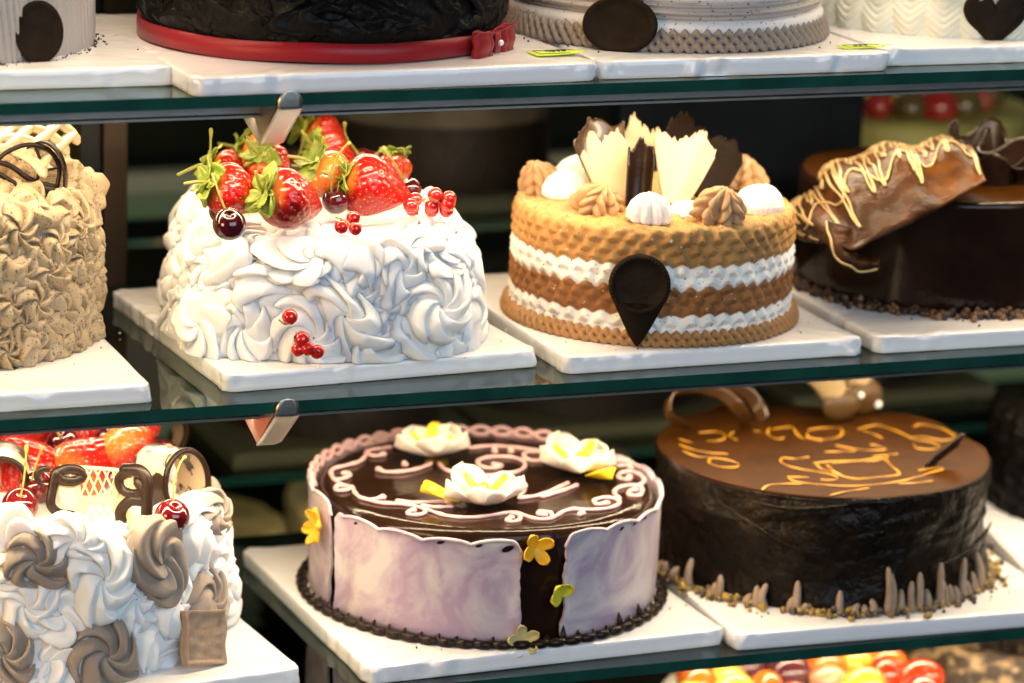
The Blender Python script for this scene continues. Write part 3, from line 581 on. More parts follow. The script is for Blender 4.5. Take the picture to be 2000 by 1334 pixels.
for p in GTW:
    P_ = smooth_path(np.array(p) - GC, len(p) * 7); P_[:, 2] += .0005; add_tube(mb, P_, .00068 * (1 + .5 * np.sin(np.arange(len(P_)) * .35)), 7, .45, (0, 0, 1))
mb.obj('golden_writing', M['gold'], t)
# piped points round the foot
mb = MB(); g = rng(9)
SPW = [((0.1820,0.1111,-0.1879),0.0225),((0.1780,0.1272,-0.1909),0.0107),((0.1942,0.0836,-0.1865),0.0172),((0.1920,0.0876,-0.1868),0.0100),((0.2130,0.0591,-0.1889),0.0154),((0.2164,0.0558,-0.1893),0.0179),((0.2080,0.0645,-0.1864),0.0071),((0.2358,0.0406,-0.1897),0.0236),((0.2327,0.0426,-0.1901),0.0100),((0.2412,0.0373,-0.1898),0.0071),((0.2640,0.0270,-0.1890),0.0179),((0.2755,0.0236,-0.1897),0.0079),((0.2822,0.0222,-0.1898),0.0068),((0.2883,0.0212,-0.1892),0.0114),((0.3000,0.0201,-0.1922),0.0364),((0.3028,0.0200,-0.1916),0.0307),((0.3112,0.0201,-0.1915),0.0175),((0.3190,0.0207,-0.1924),0.0229),((0.3257,0.0215,-0.1917),0.0293),((0.3336,0.0230,-0.1913),0.0147),((0.3446,0.0259,-0.1889),0.0339),((0.3498,0.0276,-0.1887),0.0186),((0.3567,0.0303,-0.1886),0.0136),((0.3693,0.0364,-0.1866),0.0322),((0.3770,0.0411,-0.1868),0.0125),((0.3840,0.0460,-0.1871),0.0161),((0.3919,0.0524,-0.1870),0.0297),((0.3971,0.0573,-0.1859),0.0214),((0.1762,0.1426,-0.1869),0.0100),((0.1760,0.1501,-0.1840),0.0082),((0.3622,0.0328,-0.1867),0.0114)]
for b, h in SPW:
    b = np.array(b) - GC; b[2] = .0; rad = b / np.linalg.norm(b); 
    add_tube(mb, smooth_path([b + [0, 0, .002], b * 1.0 + [g.normal() * .0006, 0, h * .5], b - rad * .002 + [g.normal() * .001, 0, h * .95]], 10), np.interp(np.linspace(0, 1, 10), [0, .3, .8, 1], [.0038, .0032, .0027, .0017]), 8)
mb.obj('piped_points', M['taupe'], t)
mb = MB(); g = rng(12); ico_f = gridF(7, 5, True)
for k in range(520):
    a = g.uniform(-1.15 * np.pi, .25 * np.pi); R_ = GR + .0035 + abs(g.normal()) * .0052; r_ = g.uniform(.0016, .0033) * (1.5 if g.random() < .05 else 1)
    if g.random() < .03: R_ += g.uniform(.004, .016)
    z_ = r_ * .7 + max(0, .0075 - (R_ - GR)) * g.uniform(0, .9)
    Pn = sph((0, 0, 0), r_, 7, 5, 0, g.uniform(.7, 1.25, 3)); c_ = g.choice(3, p=[.42, .33, .25])
    mb.add(Pn.reshape(-1, 3) + np.array([math.cos(a) * R_, math.sin(a) * R_, z_]), ico_f[:, ::-1], 0, [(.36, .22, .03), (.16, .10, .03), (.05, .03, .02)][c_])
o = mb.obj('bronze_crumbs', M['nugget'], t); o['kind'] = 'stuff'

# --- dark cake with drizzled wrap
DC = np.array((.410, .168, ZM + BT)); DR = .114
t = thing('glazed_dark_cake', 'dark glossy chocolate cake under a drizzled caramel wrap', 'cake', DC)
P, N, A, s_ = cake_base(DR, .086, .006, 360, 70, 30); d = vn(P, 28, 33, 3) * .0014
Q = P + N * d[..., None]; Q[..., 2] = np.maximum(Q[..., 2], .0003); mb = MB(); js = np.searchsorted(s_, .0855); mb.grid(Q[:, :js + 1], True); mb.obj('glazed_side', M['chocglaze'], t)
mb = MB(); mb.grid(Q[:, js:], True); close_top(mb, Q); mb.obj('glazed_top', M['brownglaze'], t)
mb = MB(); g = rng(13)
for k in range(330):
    a = g.uniform(-1.1 * np.pi, -.2 * np.pi); R_ = DR + .002 + abs(g.normal()) * .005; r_ = g.uniform(.0018, .0034)
    c_ = g.choice(3, p=[.5, .3, .2]); mb.add(sph((0, 0, 0), r_, 7, 5, 0, g.uniform(.8, 1.2, 3)).reshape(-1, 3) + np.array([math.cos(a) * R_, math.sin(a) * R_, r_ * .7 + max(0, .006 - (R_ - DR)) * g.uniform(0, 1)]), ico_f[:, ::-1], 0, [(.035, .018, .01), (.11, .05, .02), (.20, .10, .04)][c_])
o = mb.obj('chocolate_crumbs', M['crumb'], t); o['kind'] = 'stuff'
# two wrapped sheets, each given by its lower and upper edge in cake coordinates
def sheet(lo, hi, mb, nu=60, nv=22, belly=.010, ruffle=.0015, seed=1, thick=.0016):
    a = smooth_path(lo, nu); b = smooth_path(hi, nu); v = np.linspace(0, 1, nv)[None, :, None]
    P = a[:, None] * (1 - v) + b[:, None] * v
    up = np.array([-.25, -.75, .6]); P = P + up * (belly * np.sin(np.pi * v))
    P = P + vn(P, 45, seed, 3)[..., None] * up * ruffle * 2
    P[:, -1] += vn(P[:, -1], 190, seed + 2, 2)[:, None] * np.array([0, 0, 1.]) * ruffle * 1.5; P[:, 0] += vn(P[:, 0], 160, seed + 3, 2)[:, None] * np.array([0, 0, 1.]) * ruffle * 1.2
    mb.grid(P); return P
ROWS = [[(0.4510,0.2100,0.1022),(0.4321,0.2150,0.1044),(0.4082,0.2200,0.1028),(0.3802,0.2250,0.0980),(0.3525,0.2300,0.0889),(0.3297,0.2350,0.0726),(0.3159,0.2350,0.0549),(0.3073,0.2300,0.0417)],[(0.4139,0.1450,0.1235),(0.3948,0.1500,0.1264),(0.3719,0.1550,0.1232),(0.3448,0.1600,0.1194),(0.3181,0.1650,0.1101),(0.2988,0.1750,0.0920),(0.2872,0.1800,0.0717),(0.2826,0.1850,0.0542)],[(0.3930,0.1000,0.1243),(0.3659,0.0950,0.1271),(0.3422,0.0950,0.1242),(0.3174,0.0980,0.1200),(0.2951,0.1050,0.1108),(0.2793,0.1150,0.0941),(0.2712,0.1300,0.0759),(0.2707,0.1500,0.0600)],[(0.3827,0.0750,0.1200),(0.3528,0.0660,0.1173),(0.3270,0.0620,0.1128),(0.3027,0.0620,0.1078),(0.2849,0.0660,0.0994),(0.2718,0.0750,0.0887),(0.2638,0.0900,0.0772),(0.2642,0.1200,0.0630)],[(0.3791,0.0620,0.1144),(0.3444,0.0460,0.1047),(0.3165,0.0400,0.0945),(0.2926,0.0360,0.0867),(0.2769,0.0360,0.0785),(0.2635,0.0380,0.0720),(0.2565,0.0500,0.0742),(0.2586,0.0750,0.0723)]]
CURL = [[(0.2559,0.0700,0.0886),(0.2531,0.0600,0.0789),(0.2537,0.0500,0.0687),(0.2590,0.0420,0.0609),(0.2707,0.0360,0.0579),(0.2825,0.0340,0.0600)],[(0.2614,0.0620,0.0863),(0.2572,0.0520,0.0789),(0.2573,0.0440,0.0717),(0.2623,0.0380,0.0661),(0.2709,0.0340,0.0636),(0.2817,0.0330,0.0636)],[(0.2728,0.0600,0.0825),(0.2681,0.0540,0.0765),(0.2670,0.0480,0.0711),(0.2701,0.0440,0.0673),(0.2755,0.0400,0.0657),(0.2828,0.0370,0.0657)]]
def drape(rows, nu, nv, fold, seed, ru=.0012):
    rows = [smooth_path(r, nu) for r in rows]; P = np.stack([smooth_path([r[i] for r in rows], nv) for i in range(nu)], 0)
    n_ = normals(P, False); n_ *= np.sign(n_ @ np.array([-.3, -.8, .5]))[..., None]; u = np.linspace(0, 1, nu)[:, None]; v = np.linspace(0, 1, nv)[None]
    P = P + n_ * (fold * np.sin(2 * np.pi * (u * 4.2 + .35 * v) + seed) * np.sin(np.pi * np.clip(v, 0, 1)) ** .5 + ru * 1.2 * vn(P, 60, seed, 3))[..., None]
    P[:, -1] += (vn(P[:, -1], 150, seed + 2, 2) * ru)[:, None] * np.array([0, 0, 1.])
    n_ = normals(P, False); n_ *= np.sign(n_ @ np.array([-.3, -.8, .5]))[..., None]; return P, n_
t2 = thing('chocolate_wrap', 'arched caramel brown chocolate wrap drizzled with cream on the dark cake', 'chocolate decoration', (0.3339,0.0800,0.0944))
b2 = np.array(t2.location); drz = MB(); 
PD, ND = drape(ROWS, 110, 46, .0032, 3); MB().grid(PD).obj('wrap_sheet', M['milkchoc'], t2, base=b2, solid=.0022)
PC, NC_ = drape(CURL, 50, 16, .0006, 5, .0006); MB().grid(PC).obj('wrap_curl', M['milkchoc'], t2, base=b2, solid=.0022)
g = rng(33)
def on_drape(u, v): i, j = int(np.clip(u, 0, 1) * 109), int(np.clip(v, 0, 1) * 45); return PD[i, j] + ND[i, j] * .0020
for k in range(22):
    u0_ = (k + .5) / 22 + g.normal() * .01; top_, bot_ = g.uniform(.16, .26), g.uniform(.45, .96); wd_ = g.uniform(.012, .026); up_ = g.uniform(.20, .40)
    pts = [on_drape(u0_ - wd_ + 2 * wd_ * f * .5, top_ + (bot_ - top_) * f) for f in np.linspace(0, 1, 9)] + [on_drape(u0_ + wd_ * (.2 + 1.0 * f), bot_ - (bot_ - up_) * f) for f in np.linspace(.12, 1, 8)]
    rd_ = .0010 * (1 + .25 * np.sin(np.arange(44) * .5 + k)) * g.uniform(.75, 1.25); add_tube(drz, smooth_path(pts, 44), rd_, 7, .8)
for vv_, am_ in ((.24, .05), (.30, .06), (.62, .07)):
    add_tube(drz, smooth_path([on_drape(u_, vv_ + am_ * math.sin(u_ * 31 + vv_ * 20)) for u_ in np.linspace(.02, .98, 34)], 150), .0010 * (1 + .25 * np.sin(np.arange(150) * .4)), 7, .8)
add_tube(drz, smooth_path([PC[i_, 1 + (i_ // 6) % 3] + NC_[i_, 2] * .002 for i_ in range(2, 49, 5)], 50), .0010, 7)
drz.obj('cream_drizzle', M['drizzle'], t2, base=b2)
def ruffle_sheet(name, mat_, parent, base, c, R, a0, a1, h, flare, waves, seed, thick=.0016, rx=1., tilt=(0, 0)):
    A = np.linspace(a0, a1, 70) * D2R; v = np.linspace(0, 1, 16); g = rng(seed)
    rad = R * (1 + flare * v[None] ** 1.5) * (1 + .16 * v[None] * np.sin(A[:, None] * waves + seed)); z = h * v[None] * (1 + .18 * np.sin(A[:, None] * waves * .7 + seed))
    P = np.stack([c[0] + np.cos(A)[:, None] * rad * rx, c[1] + np.sin(A)[:, None] * rad, c[2] + z], -1); P[..., 0] += tilt[0] * z; P[..., 1] += tilt[1] * z
    P += vn(P, 120, seed, 2)[..., None] * .0008
    mb = MB(); mb.grid(P); return mb.obj(name, mat_, parent, base=base, solid=thick)
cpos = np.array((0.4204,0.1200,0.1097))
t3 = thing('chocolate_flower', 'ruffled dark chocolate flower at the right end of the drizzled wrap', 'chocolate decoration', cpos)
for k, (dx, dy, dz, R_, a0, a1, h, fl, wv) in enumerate(((0, 0, -.02, .010, 0, 330, .030, .9, 4), (.012, .006, -.016, .012, 90, 400, .036, .8, 3), (-.006, .012, -.014, .014, -20, 200, .040, .7, 5), (.022, -.004, -.018, .010, 120, 420, .028, 1.0, 4))):
    ruffle_sheet('ruffle', M['choc'], t3, cpos, cpos + np.array([dx, dy, dz]), R_, a0, a1, h, fl, wv, k + 3)

# --- upper shelf cakes
KC = np.array((-.1005, .1525, ZT + BT))
t = thing('black_cake', 'rough black chocolate cake tied with a red ribbon', 'cake', KC)
P, N, A, s_ = cake_base(.1245, .105, .02, 620, 150, 40)
g = rng(21); C = [dict(p=p, n=n, R=g.uniform(.012, .026), k=int(g.integers(2, 5)), tw=g.uniform(.3, 1.2), rot=g.uniform(), h=g.uniform(.003, .0065), lift=g.uniform(0, .002), warp=.5, asp=g.uniform(.6, 1.6), pk=.8) for p, n in scatter(P, N, 170, .012, 22)]
Pw = P + np.stack([vn(P, 70, 6, 3), vn(P, 70, 7, 3), vn(P, 70, 8, 3)], -1) * .006
d, T, own, hh = rosette_field(Pw, N, C, .8); d = blur(d, 1); Q = P + N * (d + vn(P, 220, 4, 2) * .0006)[..., None] + T
lowz = np.clip((P[..., 2] - .011) / .012, 0, 1)[..., None]; Q = P * (1 - lowz) + Q * lowz
mb = MB(); mb.grid(Q, True); close_top(mb, Q); mb.obj('rough_frosting', M['chocmatte'], t)
P = lathe([(.1255, .0012), (.1285, .0012), (.1288, .007), (.1285, .0138), (.1255, .0138)], 160); P[..., 2] += .0004 * np.sin(np.arange(160) * .3)[:, None]
rb = MB().grid(P, True).obj('red_ribbon', M['ribbon'], t)
ba = -47 * D2R; bp = np.array([math.cos(ba), math.sin(ba), 0]) * .1312 + [0, 0, .008]; tx = np.array([-math.sin(ba), math.cos(ba), 0]); on = np.array([math.cos(ba), math.sin(ba), 0])
mb = MB()
for sgn, ln, hgt in ((1, .027, .0095), (-1, .028, .0098), (1, .018, .0085), (-1, .019, .0082)):
    lp = smooth_path([bp, bp + tx * sgn * ln * .5 + on * .007, bp + tx * sgn * ln + on * .005, bp + tx * sgn * ln * .98 + on * .001, bp + tx * sgn * ln * .5 - on * .0005, bp + on * .001], 30)
    hz_ = hgt * (.55 + .45 * np.clip(np.linalg.norm(lp - bp, axis=1) / ln * 1.6, 0, 1)); v = np.linspace(-1, 1, 7)
    mb.grid(lp[:, None] + np.array([0, 0, 1.]) * (hz_[:, None, None] * v[None, :, None]) + on * (.0008 * np.cos(v * 5))[None, :, None])
V = np.stack([bp + on * .006 + tx * a for a in np.linspace(-.004, .004, 6)], 0)[:, None] + np.array([0, 0, 1.]) * np.linspace(-.0068, .0068, 5)[None, :, None]; mb.grid(V + 0)
bw = mb.obj('bow', M['ribbon'], t, solid=.0007)
mb = MB(); mb.grid(sph(bp + on * .0085, .0021, 14, 10), True); mb.obj('pearl', M['pearl'], bw)

NC = np.array((.155, .141, ZT + BT))
t = thing('layered_cake', 'pale brown and white layered cake with a ruffled foot', 'cake', NC)
P, N, A, s_ = cake_base(.107, .080, .01, 500, 150, 30)
z = P[..., 2] + .0008 * np.sin(A * 3)[:, None]
bands = [(0, .0105, 0), (.0105, .0215, 1), (.0215, .034, 2), (.034, .045, 1), (.045, .056, 2), (.056, .09, 1)]
d = np.zeros(z.shape); colr = np.tile(np.array((.36, .28, .22)), (*z.shape, 1)).astype(float)
for z0_, z1_, k in bands:
    m = (z >= z0_) & (z < z1_); f = np.clip((z - z0_) / (z1_ - z0_), 0, 1); d = np.where(m, .004 * np.sin(np.pi * f) ** .5 + (.001 if k == 1 else -.0005), d)
    colr = np.where(m[..., None], np.array([(.34, .26, .20), (.74, .70, .66), (.42, .36, .32)][k]), colr)
d = blur(d, 1); Q = P + N * (d + .0012 * np.sin(2 * np.pi * z / .0052) * (z > .024) * (z < .034))[..., None]; colr = np.stack([blur(colr[..., k], 1) for k in range(3)], -1)
mb = MB(); mb.grid(Q, True, col=colr); close_top(mb, Q, 0, colr[:, -1]); mb.obj('banded_frosting', M['cocoa'], t)
mb = MB(); rope_border(mb, .1125, .0036, .0034, 90, 2, (.27, .21, .165), .7, 3); mb.obj('ruffled_foot', M['attr'], t)
VC = np.array((.405, .175, ZT + BT))
t = thing('green_piped_cake', 'pale green cake piped in upright shell columns', 'cake', VC)
P, N, A, s_ = cake_base(.128, .085, .015, 700, 150, 30); s = s_[None]
nc = 34; ph = A[:, None] / (2 * np.pi) * nc; fr = ph - np.floor(ph) - .5; ar = s - .010 * np.abs(fr) ** 1.2 * 2.2 + .003 * np.sin(np.floor(ph) * 2.3)
d = .0048 * np.sqrt(np.clip(1 - (fr * 1.9) ** 2, 0, 1)) * (.55 + .45 * np.abs(np.sin(ar / .0052 * np.pi)) ** .8) + .0012 * np.sin(ar / .027 * 2 * np.pi)
Q = P + N * blur(d, 1)[..., None]; colr = np.tile(np.array((.76, .73, .58)), (*d.shape, 1)) * (1 + .06 * vn(P, 60, 3, 2)[..., None])
mb = MB(); mb.grid(Q, True, col=colr); close_top(mb, Q, 0, colr[:, -1]); mb.obj('shell_frosting', M['attr'], t)
YC = np.array((-.372, .178, ZT + BT))
t = thing('grey_piped_cake', 'grey brown cake piped in ridged upright swags', 'cake', YC)
P, N, A, s_ = cake_base(.108, .085, .015, 800, 150, 30); s = s_[None]
nc = 22; ph = A[:, None] / (2 * np.pi) * nc; fr = ph - np.floor(ph) - .5; ar = s + .016 * np.abs(fr) * 2 + .004 * np.sin(np.floor(ph) * 1.7)
d = .0055 * np.sqrt(np.clip(1 - (fr * 1.95) ** 2, 0, 1)) * (.5 + .5 * np.abs(np.sin((fr * 7 + s * 26) * np.pi)) ** .7)
Q = P + N * blur(d, 1)[..., None]; colr = np.tile(np.array((.36, .32, .29)), (*d.shape, 1)) * (1 + .1 * vn(P, 60, 3, 2)[..., None])
mb = MB(); mb.grid(Q, True, col=colr); close_top(mb, Q, 0, colr[:, -1]); mb.obj('ridged_frosting', M['attr'], t)
mb = MB(); g = rng(8)
for k in range(220):
    a = g.uniform(-np.pi, 0.4); R_ = .112 + abs(g.normal()) * .004; r_ = g.uniform(.0005, .0011); mb.add(sph((math.cos(a) * R_, math.sin(a) * R_, r_ * .6), r_, 5, 4).reshape(-1, 3), gridF(5, 4, True)[:, ::-1], 0, (.05, .03, .02))
o = mb.obj('cocoa_crumbs', M['crumb'], t); o['kind'] = 'stuff'

# --- plaques
def plaque(name, label, pos, ang, lean, build, mat_, cat='plaque'):
    """build(mb) in a local XZ plane that faces -Y"""
    t = thing(name, label, cat, pos, None, (lean * D2R, 0, ang * D2R)); mb = MB(); build(mb); mb.obj('disc', mat_, t); return t
def disc(rx, rz, th=.004, rim=.0018, notch=0, cz=0):
    def f(mb):
        n = 120; A = np.linspace(0, 2 * np.pi, n, endpoint=False); nt = 1 + (.02 * np.sin(A * notch) if notch else 0)
        prof = [(0.0001, 0), (.5, 0), (.80, 0), (.84, -rim), (.93, -rim * 1.1), (.985, -rim * .6), (1, 0), (1, th * .6), (.97, th), (.0001, th)]
        P = np.stack([np.stack([np.cos(A) * rx * k * (nt if k > .9 else 1), np.full(n, y_), cz + np.sin(A) * rz * k * (nt if k > .9 else 1)], -1) for k, y_ in prof], 1); mb.grid(P, True)
    return f
def pin_disc(mb):
    disc(.0215, .0215, .0045, .0016, 0, .043)(mb)
    for k in range(44):
        a = 2 * np.pi * k / 44; mb.grid(sph((math.cos(a) * .0190, -.0016, .043 + math.sin(a) * .0190), .0012, 8, 6), True)
    prof = []
    for f in np.linspace(0, 1, 10): prof.append((.0165 * (1 - f) ** .85 + .0008, .030 - .030 * f))
    for sgn in (1,):
        L = np.array([[(-w_, 0, z_), (w_, 0, z_), (w_, .0042, z_), (-w_, .0042, z_)] for w_, z_ in prof]); mb.grid(L, False, True)
pp = np.array((0.0952,0.0287,0.0246))
plaque('chocolate_plaque', 'dark round plaque on a pointed stem leaning on the striped caramel cake', (pp[0], pp[1], ZM + BT + .002), -23, -5, pin_disc, M['cocoadisc'])
pp = np.array((0.0809,0.0504,0.2375))
plaque('chocolate_plaque', 'plain black oval plaque leaning on the pale layered cake', tuple(pp), -38, -14, disc(.0262, .0200, .005, .0012), M['cocoadisc'])
pp = np.array((-0.3175,0.0756,0.2392))
plaque('chocolate_plaque', 'dark oval plaque leaning on the grey piped cake', tuple(pp), 8, -8, disc(.0168, .0205, .006, .0004), M['cocoadisc'])
def heart(mb):
    A = np.linspace(0, 2 * np.pi, 90, endpoint=False); x = .0215 * np.sin(A) ** 3 * 1.05; z_ = (13 * np.cos(A) - 5 * np.cos(2 * A) - 2 * np.cos(3 * A) - np.cos(4 * A)) * .00145
    P = np.stack([np.stack([x * k, np.full(90, y_), z_ * k], -1) for k, y_ in ((.0001, -.0005), (.6, -.0005), (.9, 0), (1, .0015), (1, .004), (.95, .005), (.0001, .005))], 1); mb.grid(P, True)
pp = np.array((0.3682,0.0461,0.2356))
plaque('chocolate_plaque', 'dark heart shaped plaque on the pale green cake', tuple(pp), -18, -6, heart, M['cocoadisc'])

# ------------------------------------------------------------------ fruit
def berry_mesh(L, Wd, seed, pale):
    g = rng(seed); nu, nv = 96, 64; A = np.linspace(0, 2 * np.pi, nu, endpoint=False)[:, None]; v = np.linspace(.012, .985, nv)[None]
    z = L * (.5 - v); rad = Wd * .5 * 1.13 * np.sin(np.pi * np.clip(v, 0, 1) ** .62) ** .72 * (1 - .20 * v ** 2)
    rad = rad * (1 + .05 * np.cos(A * 2 + seed) + .035 * np.cos(A * 3 + 2 * seed) * v)
    P = np.stack([np.cos(A) * rad, np.sin(A) * rad, z + 0 * A], -1); N = normals(P); N *= np.sign((N * P).sum(-1))[..., None]
    mb = MB(); sm = MB(); C = np.tile(np.array((.36, .004, .003)), (nu, nv, 1)); f = np.clip(1 - v / pale, 0, 1)[..., None] ** .8 * np.ones((nu, 1, 1))
    C = C * (1 - f * .9) + np.array((.70, .20, .03)) * f * .9; C *= (1 + .18 * vn(P, 140, seed, 2))[..., None]
    dimp = np.zeros((nu, nv)); rows = 12; pts = []
    for r_ in range(rows):
        vv = .10 + .80 * r_ / (rows - 1); k = max(4, int(18 * math.sin(math.pi * min(vv + .08, .97)) + 2))
        for i in range(k): pts.append((2 * np.pi * (i + .5 * (r_ % 2)) / k + g.normal() * .05, vv + g.normal() * .008))
    for a, vv in pts:
        da = (A - a + np.pi) % (2 * np.pi) - np.pi; q = (da * rad / .0016) ** 2 + ((v - vv) * L / .0018) ** 2; dimp += np.exp(-q)
    P = P - N * (np.clip(dimp, 0, 1) * .0010)[..., None]; mb.grid(P, True, col=C, flip=True)
    for e in (0, -1): k = P[:, e]; V = np.vstack([k, k.mean(0)]); mb.add(V, [(i, (i + 1) % nu, nu) if e == -1 else ((i + 1) % nu, i, nu) for i in range(nu)], 0, C[0, e])
    for a, vv in pts:
        i = int(a / (2 * np.pi) * nu) % nu; j = min(nv - 1, int((vv - .012) / .973 * (nv - 1))); c = P[i, j] - N[i, j] * .0001
        mb.add(sph((0, 0, 0), .00055, 5, 4, 0, (1, 1, 1.5)).reshape(-1, 3) + c, gridF(5, 4, True)[:, ::-1], 1)
    return mb
def calyx_mesh(L, Wd, seed):
    g = rng(seed); mb = MB(); n = int(g.integers(7, 10))
    for k in range(n + 6):
        lay = k >= n; a = 2 * np.pi * k / (6 if lay else n) + g.normal() * .22; ln = Wd * (g.uniform(.30, .46) if lay else g.uniform(.42, .64)); wd = ln * g.uniform(.26, .38); cu = g.uniform(.2, 1.6) if lay else g.uniform(-.7, .8); tw = g.normal() * .6
        u = np.linspace(0, 1, 11)[:, None]; v = np.linspace(-1, 1, 7)[None]
        w_ = wd * np.sin(np.pi * np.clip(u * .90 + .08, 0, 1)) ** .7 * (1 - .25 * u ** 4)
        bendx = g.normal() * .25; x = u * ln * (1 - .12 * u) + .001; y = v * w_ + bendx * ln * u ** 2; z = .0014 + lay * .0012 + ln * (.30 * u * (1 - u) + .36 * cu * u ** 2) + .10 * wd * v ** 2 * (1 if cu > 0 else -1) + v * w_ * tw * u - .10 * wd * np.exp(-(v * 5) ** 2) + .04 * ln * np.sin(u * 9 + v * 3 + seed)
        P = np.stack([x + 0 * v, y, z + 0 * v], -1); c, s = math.cos(a), math.sin(a)
        P = np.stack([c * P[..., 0] - s * P[..., 1], s * P[..., 0] + c * P[..., 1], P[..., 2] + L * .485], -1); mb.grid(P)
    return mb
BERRY = {}
def strawberry(label, loc, axis, L=.038, Wd=.031, var=0, leaves=True, pale=.10, group='strawberries on the white cake', roll=0, stem=True):
    """axis points from tip to calyx"""
    q = Vector(axis).normalized().to_track_quat('Z', 'Y') @ Quaternion((0, 0, 1), roll)
    t = thing('strawberry', label, 'strawberry', loc, group); t.rotation_mode = 'QUATERNION'; t.rotation_quaternion = q
    berry_mesh(L, Wd, var + 1, pale).obj('berry', [M['straw'], M['seed']], t)
    if leaves:
        calyx_mesh(L, Wd, var + 31).obj('leaf_crown', M['leaf'], t, solid=.0005)
        if stem:
            g = rng(var + 5); mb = MB(); e = np.array([g.normal() * .006, g.normal() * .006, L * .5 + g.uniform(.011, .018)])
            add_tube(mb, smooth_path([(0, 0, L * .47), (e[0] * .3, e[1] * .3, L * .5 + .006), tuple(e)], 10), np.linspace(.0015, .0011, 10), 7); mb.obj('stem', M['stem'], t)
    return t
def cherry(label, loc, r, stem, up=(0, 0, 1), mat_='cherry', group=None, two=False):
    """stem: world points; the first sits in the dimple"""
    t = thing('cherry', label, 'cherry', loc, group); q = Vector(up).normalized().to_track_quat('Z', 'Y').to_matrix(); R3 = np.array(q)
    A = np.linspace(0, 2 * np.pi, 36, endpoint=False)[:, None]; ph = np.linspace(.015, np.pi - .015, 26)[None]
    rad = r * (1 - .30 * np.exp(-(ph / .36) ** 2)) * (1 + .03 * np.cos(A) * np.sin(ph))
    P = np.stack([np.cos(A) * np.sin(ph) * rad, np.sin(A) * np.sin(ph) * rad, np.cos(ph) * rad * .96 + 0 * A], -1) @ R3.T
    MB().grid(P, True, flip=True).obj('fruit', M[mat_], t)
    if stem is not None:
        pts = np.array(stem) - np.array(loc); n = max(16, len(pts) * 6); mb = MB(); pa = smooth_path(pts, n); rd = np.full(n, .00075); rd[-3:] = (.0011, .0015, .0013); rd[:2] = (.0012, .0009)
        add_tube(mb, pa, rd, 6); mb.obj('stem', M['stem'], t)
    return t
def sprig(label, pts, r, stem=None, group='red currant sprigs on the white cake'):
    pts = [np.array(p) for p in pts]; c = np.mean(pts, 0)
    t = thing('currant_sprig', label, 'red currants', tuple(c), group); g = rng(len(pts) * 7 + int(c[0] * 1e4) % 97)
    for p in pts:
        rr_ = r * g.uniform(.9, 1.1); d = g.normal(size=3) + np.array([-.3, -1.0, 0]); d /= np.linalg.norm(d)
        mb = MB(); mb.grid(sph(p - c, rr_, 20, 14), True, flip=True); b = mb.obj('berry', M['currant'], t)
        MB().grid(sph(p - c + d * rr_ * .97, rr_ * .2, 7, 5), True, flip=True).obj('blossom_end', M['blackdot'], b)
    if stem is not None:
        mb = MB(); sp = np.array(stem) - c; pa = smooth_path(sp, 20); add_tube(mb, pa, .0006, 6)
        for p in pts: 
            k = np.argmin(np.linalg.norm(pa - (p - c), axis=1)); add_tube(mb, smooth_path([pa[k], (pa[k] + p - c) / 2 + [0, 0, .001], p - c], 6), .0004, 5)
        mb.obj('stem', M['stem'], t)
    return t
strawberry('strawberry at the front left of the white cake, half hidden by its drooping leaves', (-0.1774,0.0927,0.1220), (-.88, -.12, .42), .044, .034, 0)
strawberry('large front strawberry of the white cake with a wide green and withered leaf crown', (-0.1404,0.0801,0.1180), (-.92, -.36, .32), .052, .038, 1, roll=.5)
strawberry('largest strawberry at the right of the white cake lying on its side', (-0.0718,0.1056,0.1185), (-.92, .05, .26), .051, .038, 2)
strawberry('orange tinted strawberry behind the middle cherry of the white cake', (-0.0999,0.1229,0.1220), (-.62, -.05, .6), .038, .032, 3, pale=.75)
strawberry('strawberry in the second row of the white cake behind the wide leaf crown', (-0.1292,0.1749,0.1210), (-.55, -.45, .65), .036, .030, 4)
strawberry('orange strawberry in the back row of the white cake under the bracket', (-0.1177,0.2293,0.1190), (-.8, .3, .3), .036, .030, 5, pale=.8)
strawberry('red strawberry in the back row of the white cake right of the bracket', (-0.0651,0.2226,0.1190), (-.75, -.1, .3), .036, .031, 6)
strawberry('dark red strawberry at the very back of the white cake, highest of all', (-0.0631,0.2492,0.1250), (-.8, .1, .55), .038, .032, 7)
strawberry('small strawberry peeking out behind the front left strawberry of the white cake', (-0.1590,0.1762,0.1190), (-.8, .2, .5), .030, .027, 8)
strawberry('small strawberry behind the right end of the largest strawberry', (-0.0360,0.1775,0.1130), (.2, .3, .9), .028, .025, 9, stem=False)
CG = 'cherries on the white cake'
cherry('dark cherry at the front left edge of the white cake', (-0.1978,0.0391,0.1130), .0112, [(-0.1980,0.0385,0.1180), (-0.2008,0.0477,0.1280), (-0.2022,0.0586,0.1380), (-0.2023,0.0648,0.1420)], (-.1, -.5, .85), group=CG)
cherry('dark cherry in the middle of the white cake with a long arched stem', (-0.1048,0.0986,0.1130), .0098, [(-0.1082,0.0974,0.1170), (-0.1098,0.0924,0.1310), (-0.1077,0.0895,0.1440), (-0.1025,0.0845,0.1540), (-0.1005,0.0829,0.1560)], (-.25, -.3, .9), group=CG)
cherry('dark cherry at the right end of the white cake row of fruit', (-0.0385,0.1339,0.1110), .0086, [(-0.0424,0.1385,0.1180), (-0.0500,0.1352,0.1300), (-0.0588,0.1346,0.1400)], (-.4, 0, .9), group=CG)
cherry('dark cherry tucked under the leaves behind the front left cherry', (-0.1859,0.0940,0.1100), .0100, None, (0, 0, 1), group=CG)
cherry('dark cherry with an upright stem behind the front left strawberry', (-0.1759,0.1621,0.1100), .0090, [(-0.1783,0.1537,0.1180), (-0.1786,0.1559,0.1340), (-0.1784,0.1561,0.1550)], (0, 0, 1), group=CG)
